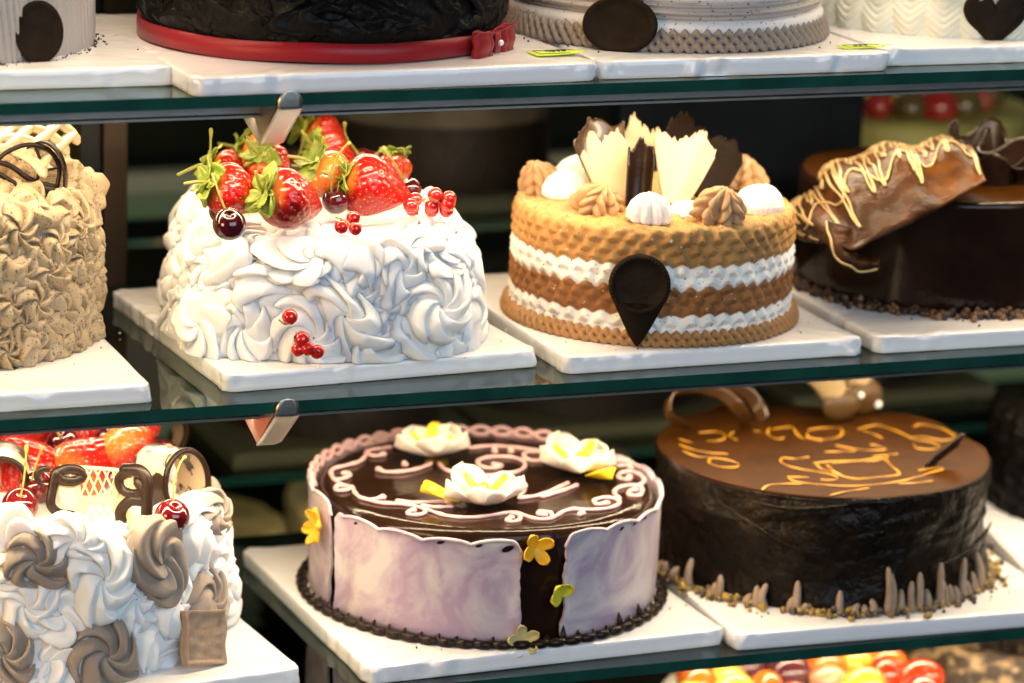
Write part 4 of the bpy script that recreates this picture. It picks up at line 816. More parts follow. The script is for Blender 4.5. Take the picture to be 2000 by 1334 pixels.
cherry('dark cherry in the back row between two strawberries', (-0.0894,0.2362,0.1120), .0100, [(-0.0911,0.2311,0.1180), (-0.0885,0.2275,0.1300), (-0.0869,0.2268,0.1350)], (0, 0, 1), group=CG)
cherry('red cherry in the back row right of the long cherry stem', (-0.0406,0.2382,0.1120), .0095, [(-0.0493,0.2182,0.1200), (-0.0605,0.2161,0.1360), (-0.0622,0.2127,0.1450)], (-.2, 0, 1), 'cherryred', CG)
cherry('red cherry in the back row left of the currants', (-0.0339,0.2308,0.1120), .0088, [(-0.0408,0.2105,0.1200), (-0.0394,0.1986,0.1260), (-0.0385,0.1979,0.1280)], (0, 0, 1), 'cherryred', CG)
sprig('bunch of red currants at the top right corner of the white cake', [(-0.0392,0.0781,0.1180), (-0.0300,0.0753,0.1160), (-0.0309,0.0757,0.1120), (-0.0408,0.0804,0.1100), (-0.0389,0.0853,0.1060), (-0.0293,0.0816,0.1060), (-0.0301,0.0904,0.1100)], .0052, [(-0.0463,0.0708,0.1180), (-0.0392,0.0778,0.1130), (-0.0341,0.0790,0.1100)])
sprig('three red currants left of the bunch at the top right corner of the white cake', [(-0.0451,0.1024,0.1100), (-0.0519,0.0924,0.1080), (-0.0479,0.1003,0.1040)], .0050, [(-0.0414,0.0906,0.1130), (-0.0449,0.0953,0.1100), (-0.0489,0.0966,0.1070)])
sprig('sprig of three currants alone on the top cream of the white cake', [(-0.1093,0.0446,0.1120), (-0.1198,0.0376,0.1080), (-0.1127,0.0295,0.1080)], .0045, [(-0.1175,0.0575,0.1100), (-0.1163,0.0475,0.1110), (-0.1148,0.0387,0.1100), (-0.1150,0.0312,0.1060)])
WF = (-.092, .152)
sprig('single red currant stuck to the front cream of the white cake', [(-0.1578,0.0280,0.0502)], .0055, [(-0.1641,0.0320,0.0475), (-0.1613,0.0280,0.0455), (-0.1577,0.0280,0.0456)])
sprig('bunch of red currants low on the front of the white cake', [(-0.1511,0.0220,0.0358), (-0.1535,0.0220,0.0289), (-0.1477,0.0190,0.0300), (-0.1408,0.0200,0.0272)], .0052, [(-0.1539,0.0260,0.0396), (-0.1498,0.0250,0.0325), (-0.1436,0.0240,0.0274)])

# ------------------------------------------------------------------ piped rosettes
def star_rosette(R, H, n, amp, tw, seed, nu=140, nv=52, fold=0.):
    g = rng(seed); A = np.linspace(0, 2 * np.pi, nu, endpoint=False)[:, None]; t = np.linspace(0, 1, nv)[None]
    rad = R * np.interp(t, [0, .08, .25, .5, .72, .88, 1], [.86, 1.0, .99, .80, .50, .24, .015]); z = H * np.interp(t, [0, .08, .25, .5, .72, .88, 1], [0, .10, .34, .66, .88, .98, 1.0])
    ph = n * A + 2 * np.pi * tw * t + .35 * np.sin(A * 2 + seed) ; c = np.abs(np.cos(ph / 2)) ** .75
    m = amp * np.clip((1 - t) * 3.2, .25, 1)
    rad = rad * (1 - m * (1 - c)) * (1 + .07 * np.cos(A * 2 + seed) + .04 * np.cos(3 * A + seed * 2))
    z = z * (1 + .05 * np.cos(A + seed)) - H * .10 * (1 - c) * np.sin(np.pi * t)
    rad = rad * (1 + fold * np.abs(np.sin(np.pi * (3.5 * t + .5 * np.sin(n * A / 2)))) * np.clip((1 - t) * 3, 0, 1))
    lean = H * .18 * t ** 2
    P = np.stack([np.cos(A) * rad + lean * math.cos(seed), np.sin(A) * rad + lean * math.sin(seed), z + 0 * A], -1)
    return MB().grid(P, True)
def flat_rosette(R, H, n, tw, seed, nu=150, nv=44, warp=.05, star=.11, deep=.56, pk=.66, lap=.34):
    """wide swirl squeezed flat against a side: ridges spiral out of a sunken centre"""
    g = rng(seed); A = np.linspace(0, 2 * np.pi, nu, endpoint=False)[:, None]; q = np.linspace(0, 1, nv)[None]
    rho = np.interp(q, [0, .12, .3, .85, 1], [.93, 1.0, .92, .14, .02]); base = np.interp(q, [0, .12, .3, .6, .85, 1], [0, .30, .74, 1.0, .86, .74])
    ph = n * A / (2 * np.pi) + tw * (1 - rho) ** .9 + .12 * np.sin(2 * A + seed) + .06 * np.sin(3 * A - seed); fr = ph - np.floor(ph)
    ridge = np.where(fr < pk, np.sin(fr / pk * np.pi / 2) ** .9, np.cos((fr - pk) / (1 - pk) * np.pi / 2) ** .7); amp = np.clip((rho - .02) * 2.2, 0, 1)
    r_ = R * rho * (1 + (star * (ridge - .6)) * np.clip(rho * 1.3, 0, 1)) * (1 + .10 * np.cos(2 * A + seed) + .06 * np.cos(3 * A - seed))
    z = H * base * (1 - amp * deep * (1 - ridge)); a2 = A + lap * ridge * amp / np.clip(rho * 3, .6, 3)
    P = np.stack([np.cos(a2) * r_, np.sin(a2) * r_, z + 0 * A], -1)
    P += np.stack([vn(P, 1.7 / R, seed + k, 2) for k in range(3)], -1) * R * warp * np.array([1, 1, .6])
    P[:, 0, 2] = -.001
    return MB().grid(P, True)
PROTO = {}
def place(mb_key, maker, matk, parent, loc, nrm, roll, sc=1., name='cream_rosette', sq=(1, 1, 1)):
    key = (mb_key, matk)
    if key not in PROTO:
        o = maker().obj(name, M[matk], parent); PROTO[key] = o
    else:
        o = PROTO[key].copy(); COL.objects.link(o); o.parent = parent
    o.rotation_mode = 'QUATERNION'; o.rotation_quaternion = Vector(nrm).normalized().to_track_quat('Z', 'Y') @ Quaternion((0, 0, 1), roll); o.location = loc; o.scale = (sc * sq[0], sc * sq[1], sc * sq[2])
    return o

# --- whipped swirls pressed all over the white cake, one continuous frosting
def stamp(mb, src, pos, nrm, roll, sc, col=(1, 1, 1)):
    R3 = np.array((Vector(nrm).normalized().to_track_quat('Z', 'Y') @ Quaternion((0, 0, 1), roll)).to_matrix()); V = (src.V[0] * np.asarray(sc)) @ R3.T + pos; V[:, 2] = np.maximum(V[:, 2], .0004); mb.add(V, src.F[0], 0, col)
t, P, N, mb = WHITE_CAKE; g = rng(71); ring = np.linalg.norm(P - np.roll(P, 1, 0), axis=-1); ring /= ring.max(); pts = []
VAR = [flat_rosette(.0245, .0150, (6, 5, 7, 5, 6, 5, 7, 6)[v], (1.5, 1.9, 1.3, 1.6, 1.8, 1.2, 2.0, 1.4)[v] * (-1 if v == 4 else 1), v + 71, warp=.17, star=.15, deep=.34, pk=.76, lap=.42) for v in range(8)]
for _ in range(20000):
    i, j = g.integers(300), g.integers(P.shape[1] - 4); p_ = P[i, j]
    if p_[2] < .010 or g.random() > ring[i, j] or (pts and np.min(np.linalg.norm(np.array(pts) - p_, axis=1)) < .0205): continue
    pts.append(p_); topf = N[i, j, 2] > .75; el = g.uniform(.85, 1.35); sc = g.uniform(.78, 1.22)
    stamp(mb, VAR[int(g.integers(8))], p_ - N[i, j] * (.0090 if topf else .0060), N[i, j] + g.normal(size=3) * .12, g.uniform(0, 6.28), np.array([el, 1 / el ** .5, (.60 if topf else 1.) * g.uniform(.8, 1.15)]) * sc)
mb.obj('whipped_frosting', M['cream'], t)

# --- toppings of the striped caramel cake (piped, so they belong to it)
tc_ = [o for o in bpy.data.objects if o.name == 'striped_cake'][0]
for (px, n_, k, kind, sc, rl) in (((0.0768,0.1710,0.0975), (-.2, -.3, 1), 0, 'mochac', 1.12, .3), ((0.0880,0.0955,0.0975), (.05, -.45, 1), 1, 'mochac', 1.12, 1.2), ((0.1619,0.0517,0.0975), (.05, -.5, 1), 2, 'mochac', 1.18, 2.2), ((0.2263,0.1473,0.0975), (.2, -.1, 1), 3, 'mochac', 1.12, .9)):
    place('mr%d' % k, (lambda k=k: star_rosette(.0140, .021, 8, .34, .30, k + 3, fold=.22)), 'mochac', tc_, np.array(px) - CC, n_, rl, sc, 'mocha_rosette') if 'mochac' in M else place('mr%d' % k, (lambda k=k: star_rosette(.0140, .021, 8, .34, .30, k + 3, fold=.22)), 'mocha', tc_, np.array(px) - CC, n_, rl, sc, 'mocha_rosette')
for (px, k, sc, rl, sq) in (((0.0855,0.1467,0.0975), 0, 1.0, .2, (1.15, 1, .95)), ((0.1130,0.0587,0.0975), 1, 1.05, 1., (1, 1, 1)), ((0.2035,0.0746,0.0975), 2, 1.08, 2., (1.15, 1, .9)), ((0.1193,0.2004,0.0975), 0, 1.05, 3., (1.3, 1, .9)), ((0.1523,0.0783,0.0975), 1, .9, 4., (1.2, 1, .35))):
    place('wr%d' % k, (lambda k=k: star_rosette(.0148, .0205, (22, 10, 26)[k], (.10, .26, .05)[k], .1, k + 8)), 'cream', tc_, np.array(px) - CC, (0, -.15, 1), rl, sc, 'white_dollop', sq)

def shard(label, base, top, width, mat_, bend, jag, seed, group='chocolate shards on the striped cake', narrow=.45, thick=.0016, roll=0, fluted=.45):
    base = np.array(base); top = np.array(top); L = np.linalg.norm(top - base); up = (top - base) / L
    side = np.cross(np.array([.3, .95, 0]), up); side /= np.linalg.norm(side); fwd = np.cross(up, side)
    side, fwd = side * math.cos(roll) + fwd * math.sin(roll), fwd * math.cos(roll) - side * math.sin(roll)
    nu, nv = 90, 24; u = np.linspace(-1, 1, nu)[:, None]; v = np.linspace(0, 1, nv)[None]; g = rng(seed)
    k1 = np.interp(np.linspace(0, 1, nu), np.linspace(0, 1, 7), g.random(7)); k2 = np.interp(np.linspace(0, 1, nu), np.sort(g.random(30)), g.random(30))
    j = (1 - .20 * np.abs(u[:, 0]) ** 2.5 - jag * .75 * k1 - jag * .28 * k2)[:, None]
    vv = v * j; wd = width * .5 * (narrow + (1 - narrow) * vv ** .8)
    th = u * bend; x = wd / max(bend, .05) * np.sin(th); y = wd / max(bend, .05) * (1 - np.cos(th)) 
    P = x[..., None] * side - y[..., None] * fwd + (vv * L)[..., None] * up + (.18 * L * vv ** 2)[..., None] * -fwd * fluted
    P += (vn(P + base, 110, seed, 2) * .0009)[..., None] * fwd
    t = thing('chocolate_shard', label, 'chocolate shard', tuple(base), group); MB().grid(P).obj('shell', M[mat_], t, solid=thick)
    return t
shard('white chocolate shard at the left front of the striped cake top', (0.1081,0.1091,0.0990), (0.0983,0.1250,0.1581), .050, 'whitechoc', .55, .34, 1, narrow=.30, roll=.2)
shard('tall yellowish white chocolate shard standing at the back of the striped cake top', (0.1385,0.1431,0.0990), (0.1419,0.1600,0.1609), .040, 'whitechoc', .5, .40, 2, narrow=.5)
shard('wide white chocolate shard at the right front of the striped cake top', (0.1496,0.0967,0.0990), (0.1699,0.1200,0.1535), .060, 'whitechoc', .6, .34, 3, narrow=.26, roll=-.2)
shard('dark rolled chocolate shard in the front middle of the striped cake top', (0.1195,0.0959,0.0990), (0.1245,0.1050,0.1512), .036, 'choc', 1.9, .30, 4, narrow=.85)
shard('dark chocolate shard leaning right on the striped cake top', (0.1753,0.1058,0.0990), (0.2061,0.1400,0.1403), .044, 'cocoadisc', .5, .28, 5, narrow=.5)
shard('dark grey chocolate shard at the back right of the striped cake top', (0.1750,0.1430,0.0990), (0.1937,0.1750,0.1550), .040, 'cocoadisc', .5, .3, 6, narrow=.5)
shard('dark brown chocolate shard at the back left of the striped cake top', (0.1172,0.1402,0.0990), (0.1036,0.1600,0.1554), .056, 'milkdark' if 'milkdark' in M else 'choc', .9, .25, 7, roll=.4)

# ------------------------------------------------------------------ sugar flowers
def petal(L, Wd, cup, seed, notch=.08):
    u = np.linspace(0, 1, 14)[:, None]; v = np.linspace(-1, 1, 11)[None]; w_ = Wd * .5 * np.sqrt(np.clip(1 - ((u - .58) / .61) ** 2, 0, 1)) * (1 - u ** 10) ** .5
    x = u * L * (1 - .10 * v ** 2 * u) ; y = v * w_; z = L * cup * u ** 1.4 + .30 * Wd * v ** 2 * u + .05 * L * np.sin(v * 4 + seed) * u
    return np.stack([x, y, z + 0 * v], -1)
def rotz(P, a): c, s = math.cos(a), math.sin(a); return np.stack([c * P[..., 0] - s * P[..., 1], s * P[..., 0] + c * P[..., 1], P[..., 2]], -1)
def rose(label, loc, R, seed, yl):
    t = thing('sugar_flower', label, 'sugar flower', loc, 'white sugar flowers on the lilac cake'); g = rng(seed)
    for k in range(5):
        P = rotz(petal(R * 1.0, R * .98, .24 + .22 * g.random(), seed + k), 2 * np.pi * (k + .5) / 5 + g.normal() * .08); P[..., 2] += .001; MB().grid(P).obj('petal', M['petal'], t, solid=.0009)
    for k in range(3):
        P = rotz(petal(R * .60, R * .30, .60 + .3 * g.random(), seed + k), 2 * np.pi * k / 3 + yl[0]); P[..., 2] += .005; MB().grid(P).obj('yellow_centre', M['yellow'], t, solid=.0008)
    P = rotz(petal(R * .95, R * .62, .22, seed + 9), yl[1]); P[..., :2] += np.array([math.cos(yl[1]), math.sin(yl[1])]) * R * .55; P[..., 2] += .0016; MB().grid(P).obj('yellow_leaf', M['yellow'], t, solid=.0009)
    return t
rose('white sugar flower with a yellow leaf behind it at the back of the lilac cake', (0.0117,0.2114,-0.1117), .0295, 1, (1.2, 1.1))
rose('white sugar flower with a yellow leaf in front at the right of the lilac cake', (0.1035,0.1484,-0.1117), .0305, 2, (.4, -1.35))
rose('white sugar flower with a yellow leaf on its left, foremost on the lilac cake', (0.0086,0.0890,-0.1117), .0305, 3, (2.2, 2.75))
def little(label, px, ang, R, mat_, n, cup, spin, wd=.62):
    """small flower facing outwards from the cake side"""
    t = thing('sugar_blossom', label, 'sugar blossom', px, 'small yellow blossoms on the side of the lilac cake'); o = Vector((math.cos(ang * D2R), math.sin(ang * D2R), .12))
    t.rotation_mode = 'QUATERNION'; t.rotation_quaternion = o.to_track_quat('Z', 'Y') @ Quaternion((0, 0, 1), spin)
    for k in range(n):
        P = rotz(petal(R, R * wd, cup, k), 2 * np.pi * k / n * (1 if n > 3 else .55)); P[..., 2] += .0005; MB().grid(P).obj('petal', M[mat_], t, solid=.0008)
    return t
little('golden yellow blossom on the left side of the lilac cake', (-0.0980,0.1393,-0.1362), -176, .0150, 'yelloworange', 6, .35, .4)
little('yellow blossom near the top of the dark gap of the lilac cake', (0.0219,0.0214,-0.1240), -92, .0125, 'yelloworange', 4, .55, .5, .7)
little('olive yellow leaf in the middle of the dark gap of the lilac cake', (0.0430,0.0214,-0.1616), -84, .0105, 'yellowgreen', 3, .25, 1.0, .95)
little('pale yellow blossom at the foot of the dark gap of the lilac cake', (0.0145,0.0202,-0.1909), -96, .0125, 'paleyellow', 5, .3, .5, .6)

# ------------------------------------------------------------------ decorations of the writing cake
def band(label, name, pts, wid, mat_, updir, thick=.0012, cat='chocolate decoration', group=None, extra=()):
    pts = [np.array(p) for p in pts]; b = pts[0]; t = thing(name, label, cat, tuple(b), group)
    for q, (pp_, w_, ud, nm) in enumerate([(pts, wid, updir, 'curl')] + list(extra)):
        P = smooth_path([np.array(p) - b for p in pp_], 40); u = np.array(ud, float); u /= np.linalg.norm(u); w_ = np.broadcast_to(np.interp(np.linspace(0, 1, 40), np.linspace(0, 1, len(np.atleast_1d(w_))), np.atleast_1d(w_)), (40,))
        v = np.linspace(-.5, .5, 6); MB().grid(P[:, None] + u * (w_[:, None] * v[None])[..., None]).obj(nm, M[mat_], t, solid=thick)
    return t
gz = .0
band('loop of shiny brown chocolate ribbon at the back left of the writing cake', 'chocolate_curl', [(0.2308,0.2297,-0.1087), (0.1993,0.2000,-0.0868), (0.2054,0.2100,-0.0777), (0.2312,0.2200,-0.0759), (0.2484,0.2100,-0.0784), (0.2572,0.2000,-0.0865), (0.2791,0.2255,-0.1087)], [.006, .008, .010, .012, .013], 'milkdark' if 'milkdark' in M else 'milkchoc', (.4, -.5, .75), extra=[([(0.2586,0.2500,-0.0899), (0.2715,0.2500,-0.0844), (0.2849,0.2450,-0.0881), (0.2943,0.2400,-0.0999), (0.2948,0.2307,-0.1087)], [.008, .012, .012], (.6, -.3, .7), 'inner_curl')])
def trumpet(mb, base, axis, r0, r1, L, open_=300, seed=0):
    ax = np.array(axis, float); ax /= np.linalg.norm(ax); s = np.cross(ax, [0, 0, 1.]) if abs(ax[2]) < .9 else np.array([1., 0, 0]); s /= np.linalg.norm(s); f = np.cross(ax, s)
    A = np.linspace(0, open_, 50)[:, None] * D2R + seed; v = np.linspace(0, 1, 18)[None]; r_ = r0 + (r1 - r0) * v ** 2 * (1 + .12 * np.sin(A * 3 + seed)) ; r_ = r_ * (1 - .25 * A / 6.28)
    mb.grid(np.array(base) + (np.cos(A) * r_)[..., None] * s + (np.sin(A) * r_)[..., None] * f + (v * L + 0 * A)[..., None] * ax)
ub = np.array((0.3524,0.2258,-0.1082))
t = thing('chocolate_curl', 'pair of cream coloured chocolate cones at the back of the writing cake', 'chocolate decoration', tuple(ub))
mb = MB(); trumpet(mb, (.004, 0, .012), (-.45, .05, .80), .0125, .022, .034, 320, 2.2); mb.obj('cone', M['creamchoc'] if 'creamchoc' in M else M['whitechoc'], t, solid=.0014)
mb = MB(); trumpet(mb, (.030, .012, .012), (-.15, .05, .95), .0120, .019, .034, 320, 1.6); mb.obj('cone', M['whitechoc'], t, solid=.0014)
MB().grid(sph((.018, -.012, .020), .0026, 12, 8), True, flip=True).obj('sugar_bead', M['cream'], t); MB().grid(sph((.040, .0, .008), .0032, 12, 8), True, flip=True).obj('sugar_bead', M['cream'], t)
for dx_, dy_, sx_, sz_ in ((.003, -.009, .0165, .0135), (.030, .003, .0150, .0150)):
    P = sph((0, 0, 0), 1, 30, 20); P = P * np.array([sx_, .0045, sz_]); P[..., 1] += .010 * (P[..., 2] / sz_) ** 2 * .3; MB().grid(P + np.array([dx_, dy_, sz_ - .001]), True, flip=True).obj('brown_tongue', M['tongue'], t)
shard('dark chocolate blade standing at the right edge of the writing cake', (0.3593,0.0854,-0.1082), (0.3909,0.0900,-0.0838), .016, 'choc', .5, .12, 11, None, .8, .002, .9)

# ------------------------------------------------------------------ rosette cake at the lower left
RC = np.array((-.296, .165, ZB + BT)); RR = .128
t = thing('rosette_cake', 'cake covered in large white and mocha cream rosettes', 'cake', RC)
P, N, A, s_ = cake_base(RR - .006, .092, .020, 300, 80, 40); Q = P + N * (vn(P, 60, 3, 3) * .003)[..., None]; Q[..., 2] = np.maximum(Q[..., 2], .0003)
mb = MB(); mb.grid(Q, True); close_top(mb, Q); mb.obj('cream_body', M['cream'], t)
g = rng(44)
def on_side(ang, z, out=0.): return np.array([math.cos(ang * D2R) * (RR - .008 + out), math.sin(ang * D2R) * (RR - .008 + out), z]), np.array([math.cos(ang * D2R), math.sin(ang * D2R), .15])
for k, (p_, kind, sc) in enumerate([(p_, k_, s_2) for p_, k_, s_2 in [((-0.3280,0.0411,-0.1113),"m",1.00),((-0.2433,0.0484,-0.1187),"m",1.05),((-0.2868,0.0373,-0.1206),"w",1.25),((-0.2848,0.0375,-0.1828),"m",1.05),((-0.3346,0.0430,-0.1420),"w",1.00),((-0.3113,0.0379,-0.1459),"w",0.95),((-0.2627,0.0414,-0.1477),"w",1.05),((-0.2261,0.0578,-0.1564),"w",1.10),((-0.2449,0.0477,-0.1716),"w",1.15),((-0.3231,0.0399,-0.1819),"w",1.05),((-0.3493,0.0486,-0.1735),"m",1.00),((-0.2058,0.0742,-0.1117),"w",1.10),((-0.1886,0.0954,-0.1442),"w",1.10),((-0.1785,0.1142,-0.1722),"w",1.00),((-0.2029,0.0772,-0.1370),"w",0.90),((-0.2051,0.0749,-0.1585),"m",1.00),((-0.2257,0.0580,-0.1919),"w",1.10),((-0.3458,0.0471,-0.1046),"w",1.00),((-0.3079,0.0375,-0.0992),"w",0.90),((-0.1982,0.0824,-0.1000),"m",0.80),((-0.2605,0.0420,-0.1996),"w",1.10),((-0.3043,0.0373,-0.1992),"w",1.00),((-0.3413,0.0453,-0.1968),"w",1.10),((-0.2073,0.0728,-0.1820),"w",1.00),((-0.1696,0.1290,-0.1626),"w",0.90)]]):
    p_ = np.array(p_) - RC; nrm = np.array([p_[0], p_[1], .018 + .25 * max(0, p_[2] - .07)]); nrm /= np.linalg.norm(nrm); inn = p_ - nrm * (.0015 if kind == 'm' else .0070)
    v = k % 4; place('fr%d' % v, (lambda v=v: flat_rosette(.0240, .0185, (6, 5, 7, 6)[v], (1.7, 1.9, 1.5, 1.8)[v] * (-1 if v == 1 else 1), v + 2, warp=.13, star=.08, deep=.36, pk=.72, lap=.32)), 'mocha' if kind == 'm' else 'cream', t, inn, nrm, g.uniform(0, 6.28), sc * g.uniform(.95, 1.05), 'mocha_rosette' if kind == 'm' else 'white_rosette', (g.uniform(.92, 1.12), 1, 1))
for k in range(16):      # the far and hidden side, more openly set
    a = -20 + k * 12.5; 
    for z_ in (.025, .065):
        p_, nrm = on_side(a + (6 if z_ > .05 else 0), z_, -.002); v = (k + int(z_ * 100)) % 4; place('fr%d' % v, None, 'cream', t, p_ - nrm * .002, nrm, g.uniform(0, 6.28), g.uniform(.9, 1.1), 'white_rosette') if ('fr%d' % v, 'cream') in PROTO else None
for k in range(20):      # rim
    a = -190 + k * 18 + g.normal() * 2; p_ = np.array([math.cos(a * D2R) * (RR - .020), math.sin(a * D2R) * (RR - .020), .084]); v = k % 4; kd = 'mocha' if k % 3 == 1 else 'cream'
    if -75 < a < -5 or True: place('rim%d' % v, (lambda v=v: star_rosette(.0185, .020, 8, .30, .8, v + 21)), kd, t, p_, (math.cos(a * D2R) * .6, math.sin(a * D2R) * .6, 1), g.uniform(0, 6.28), g.uniform(.9, 1.1), 'mocha_rosette' if kd == 'mocha' else 'white_rosette')
# fruit of the rosette cake
SG = 'strawberries on the rosette cake'; RZ = ZB + BT + .098
for lb, loc, ax, L_, W_, v, pl in (
 ('glazed strawberry half at the front left of the rosette cake', (-0.3080,0.1764,-0.0847), (.5, .2, -.8), .050, .043, 20, .3), ('pale orange strawberry half in the front middle of the rosette cake', (-0.2619,0.1720,-0.0867), (-.7, -.1, -.55), .052, .042, 21, .5),
 ('orange strawberry half at the right of the fruit on the rosette cake', (-0.2305,0.1732,-0.0847), (-.5, .2, .85), .048, .040, 22, .4), ('red strawberry behind the pale orange half on the rosette cake', (-0.2531,0.2294,-0.0847), (0, .3, -.9), .046, .038, 23, .15),
 ('red strawberry at the back right of the fruit on the rosette cake', (-0.2175,0.2305,-0.0847), (.3, .3, .9), .044, .038, 24, .2), ('red strawberry at the back left of the fruit on the rosette cake', (-0.2951,0.2463,-0.0847), (.3, .3, .7), .046, .038, 25, .2)):
    strawberry(lb, loc, ax, L_, W_, v, False, pl, SG)
CH = 'cherries on the rosette cake'
cherry('dark cherry between the strawberries at the back of the rosette cake', (-0.2732,0.2027,-0.0807), .0125, [(-0.2772,0.1918,-0.0727), (-0.2810,0.1863,-0.0667), (-0.2826,0.1860,-0.0627)], (-.2, -.3, .9), 'cherry', CH)
cherry('dark cherry with a yellow stem at the back right of the rosette cake', (-0.2374,0.2119,-0.0827), .0115, [(-0.2399,0.2014,-0.0757), (-0.2409,0.1941,-0.0697), (-0.2409,0.1882,-0.0627)], (0, -.3, .9), 'cherry', CH)
cherry('red cherry at the left edge of the rosette cake, nearer of the pair', (-0.3232,0.1168,-0.0967), .0128, [(-0.3238,0.1101,-0.0887), (-0.3229,0.1007,-0.0687), (-0.3229,0.0939,-0.0467)], (.1, -.3, .9), 'cherryred', CH)
cherry('darker red cherry behind the left edge cherry of the rosette cake', (-0.3047,0.1455,-0.0927), .0125, [(-0.3106,0.1352,-0.0847), (-0.3095,0.1301,-0.0747), (-0.3061,0.1220,-0.0567)], (-.2, -.3, .9), 'cherryred', CH)
cherry('heart shaped red cherry right of the lattice plate on the rosette cake', (-0.2294,0.0600,-0.0936), .0122, [(-0.2278,0.0580,-0.0880), (-0.2283,0.0620,-0.0768), (-0.2213,0.0700,-0.0596), (-0.2172,0.0720,-0.0557)], (.1, -.5, .8), 'cherryred', CH)
cherry('dark cherry behind the mottled chocolate ring on the rosette cake', (-0.2021,0.1907,-0.0887), .0110, [(-0.2077,0.1780,-0.0827), (-0.2132,0.1744,-0.0767), (-0.2158,0.1717,-0.0727)], (0, 0, 1), 'cherry', CH)
# lattice plate: white network with two dark flourishes, standing in front of the fruit
lp = [np.array((-0.3049,0.1064,-0.1067)), np.array((-0.2383,0.0782,-0.1067))]
t = thing('lattice_plate', 'curved white chocolate lattice plate with dark flourishes on the rosette cake', 'chocolate decoration', tuple(lp[0])); ex = lp[1] - lp[0]; LW = np.linalg.norm(ex); ex /= LW; ez = np.array([0, .18, .98]); ey = np.cross(ez, ex); LH = .040
def onp(a, b, off=0.): return ex * a * LW + ez * b * LH - ey * (.010 * math.sin(math.pi * min(max(a, 0), 1)) + off) * -1 * (1) 
mb = MB()
for k in range(6):
    a0 = .20 + k * .085; add_tube(mb, [onp(a0 + .22 * f, .04 + .92 * f) for f in np.linspace(0, 1, 9)], .0009, 7, .7); add_tube(mb, [onp(a0 + .20 - .22 * f, .04 + .92 * f) for f in np.linspace(0, 1, 9)], .0009, 7, .7)
add_tube(mb, [onp(a, .97 - .05 * a) for a in np.linspace(.12, .8, 14)], .0014, 7); add_tube(mb, [onp(a, .05 - .02 * a) for a in np.linspace(.2, .75, 14)], .0016, 7)
for ca, cb, ra, rb_ in ((.20, .55, .10, .34), (.66, .45, .06, .30), (.78, .66, .07, .16), (.74, .12, .06, .12), (.30, .25, .05, .14)):
    A = np.linspace(0, 2 * np.pi, 22, endpoint=False); V = np.array([onp(ca + ra * math.cos(q), cb + rb_ * math.sin(q), .0006) for q in A]); V = np.vstack([V, onp(ca, cb, .0006), V + ey * .0012, (onp(ca, cb, .0006) + ey * .0012)[None]])
    mb.add(V, [(i, (i + 1) % 22, 22) for i in range(22)]); mb.add(V, [(23 + (i + 1) % 22, 23 + i, 45) for i in range(22)])
mb.obj('white_lattice', M['whitechoc'], t)
def fl(pts, r_): 
    m_ = MB(); add_tube(m_, smooth_path([onp(a, b, -.0014) for a, b in pts], 40), r_, 9, .45, tuple(ey)); m_.obj('dark_flourish', M['choc'], t)
fl([(.33, .78), (.30, .90), (.18, .93), (.08, .84), (.13, .74), (.25, .72), (.32, .78)], .0036); fl([(.08, .88), (.05, .6), (.03, .30), (.10, .16), (.22, .12), (.30, .06), (.28, -.04), (.20, -.02)], .0034); fl([(.02, .94), (-.06, .90), (-.09, .80), (-.05, .70)], .0026)
fl([(.72, .96), (.90, .97), (.97, .80), (.96, .55), (.95, .30), (.93, .02), (.90, -.14)], .0042); fl([(.90, .95), (.76, .92), (.68, .80), (.70, .62), (.80, .55), (.92, .62), (.86, .78)], .0034); fl([(.92, .45), (.78, .42), (.68, .22), (.70, 0), (.80, -.12), (.90, -.06), (.93, .1)], .0040)
def mott_ring(label, c, R, depth, rx, ang, tilt, a0, a1, rimr=.0022, ymat='marble'):
    t = thing('chocolate_ring', label, 'chocolate decoration', c, 'chocolate rings on the rosette cake', (tilt, 0, ang)); A = np.linspace(a0, a1, 64) * D2R; v = np.linspace(0, 1, 10); g = rng(3)
    P = np.stack([np.cos(A)[:, None] * R * rx * (1 + .10 * v), v[None] * depth + 0 * A[:, None], np.sin(A)[:, None] * R * (1 + .10 * v)], -1); MB().grid(P).obj('mottled_band', M[ymat], t, solid=.0016)
    mb = MB(); add_tube(mb, P[:, 0], rimr, 8); mb.obj('dark_rim', M['choc'], t)
    return t
mott_ring('mottled white and dark chocolate ring standing at the right of the rosette cake', (-0.2062,0.1078,-0.0867), .0235, .034, .86, 28 * D2R, -.15, -80, 255)
mott_ring('mottled chocolate ring behind the large ring on the rosette cake', (-0.1880,0.2348,-0.0887), .018, .026, .9, 10 * D2R, .1, -60, 250)
mott_ring('small mottled chocolate ring at the left edge of the rosette cake', (-0.3293,0.1444,-0.0887), .019, .026, .9, -15 * D2R, .1, -60, 250)
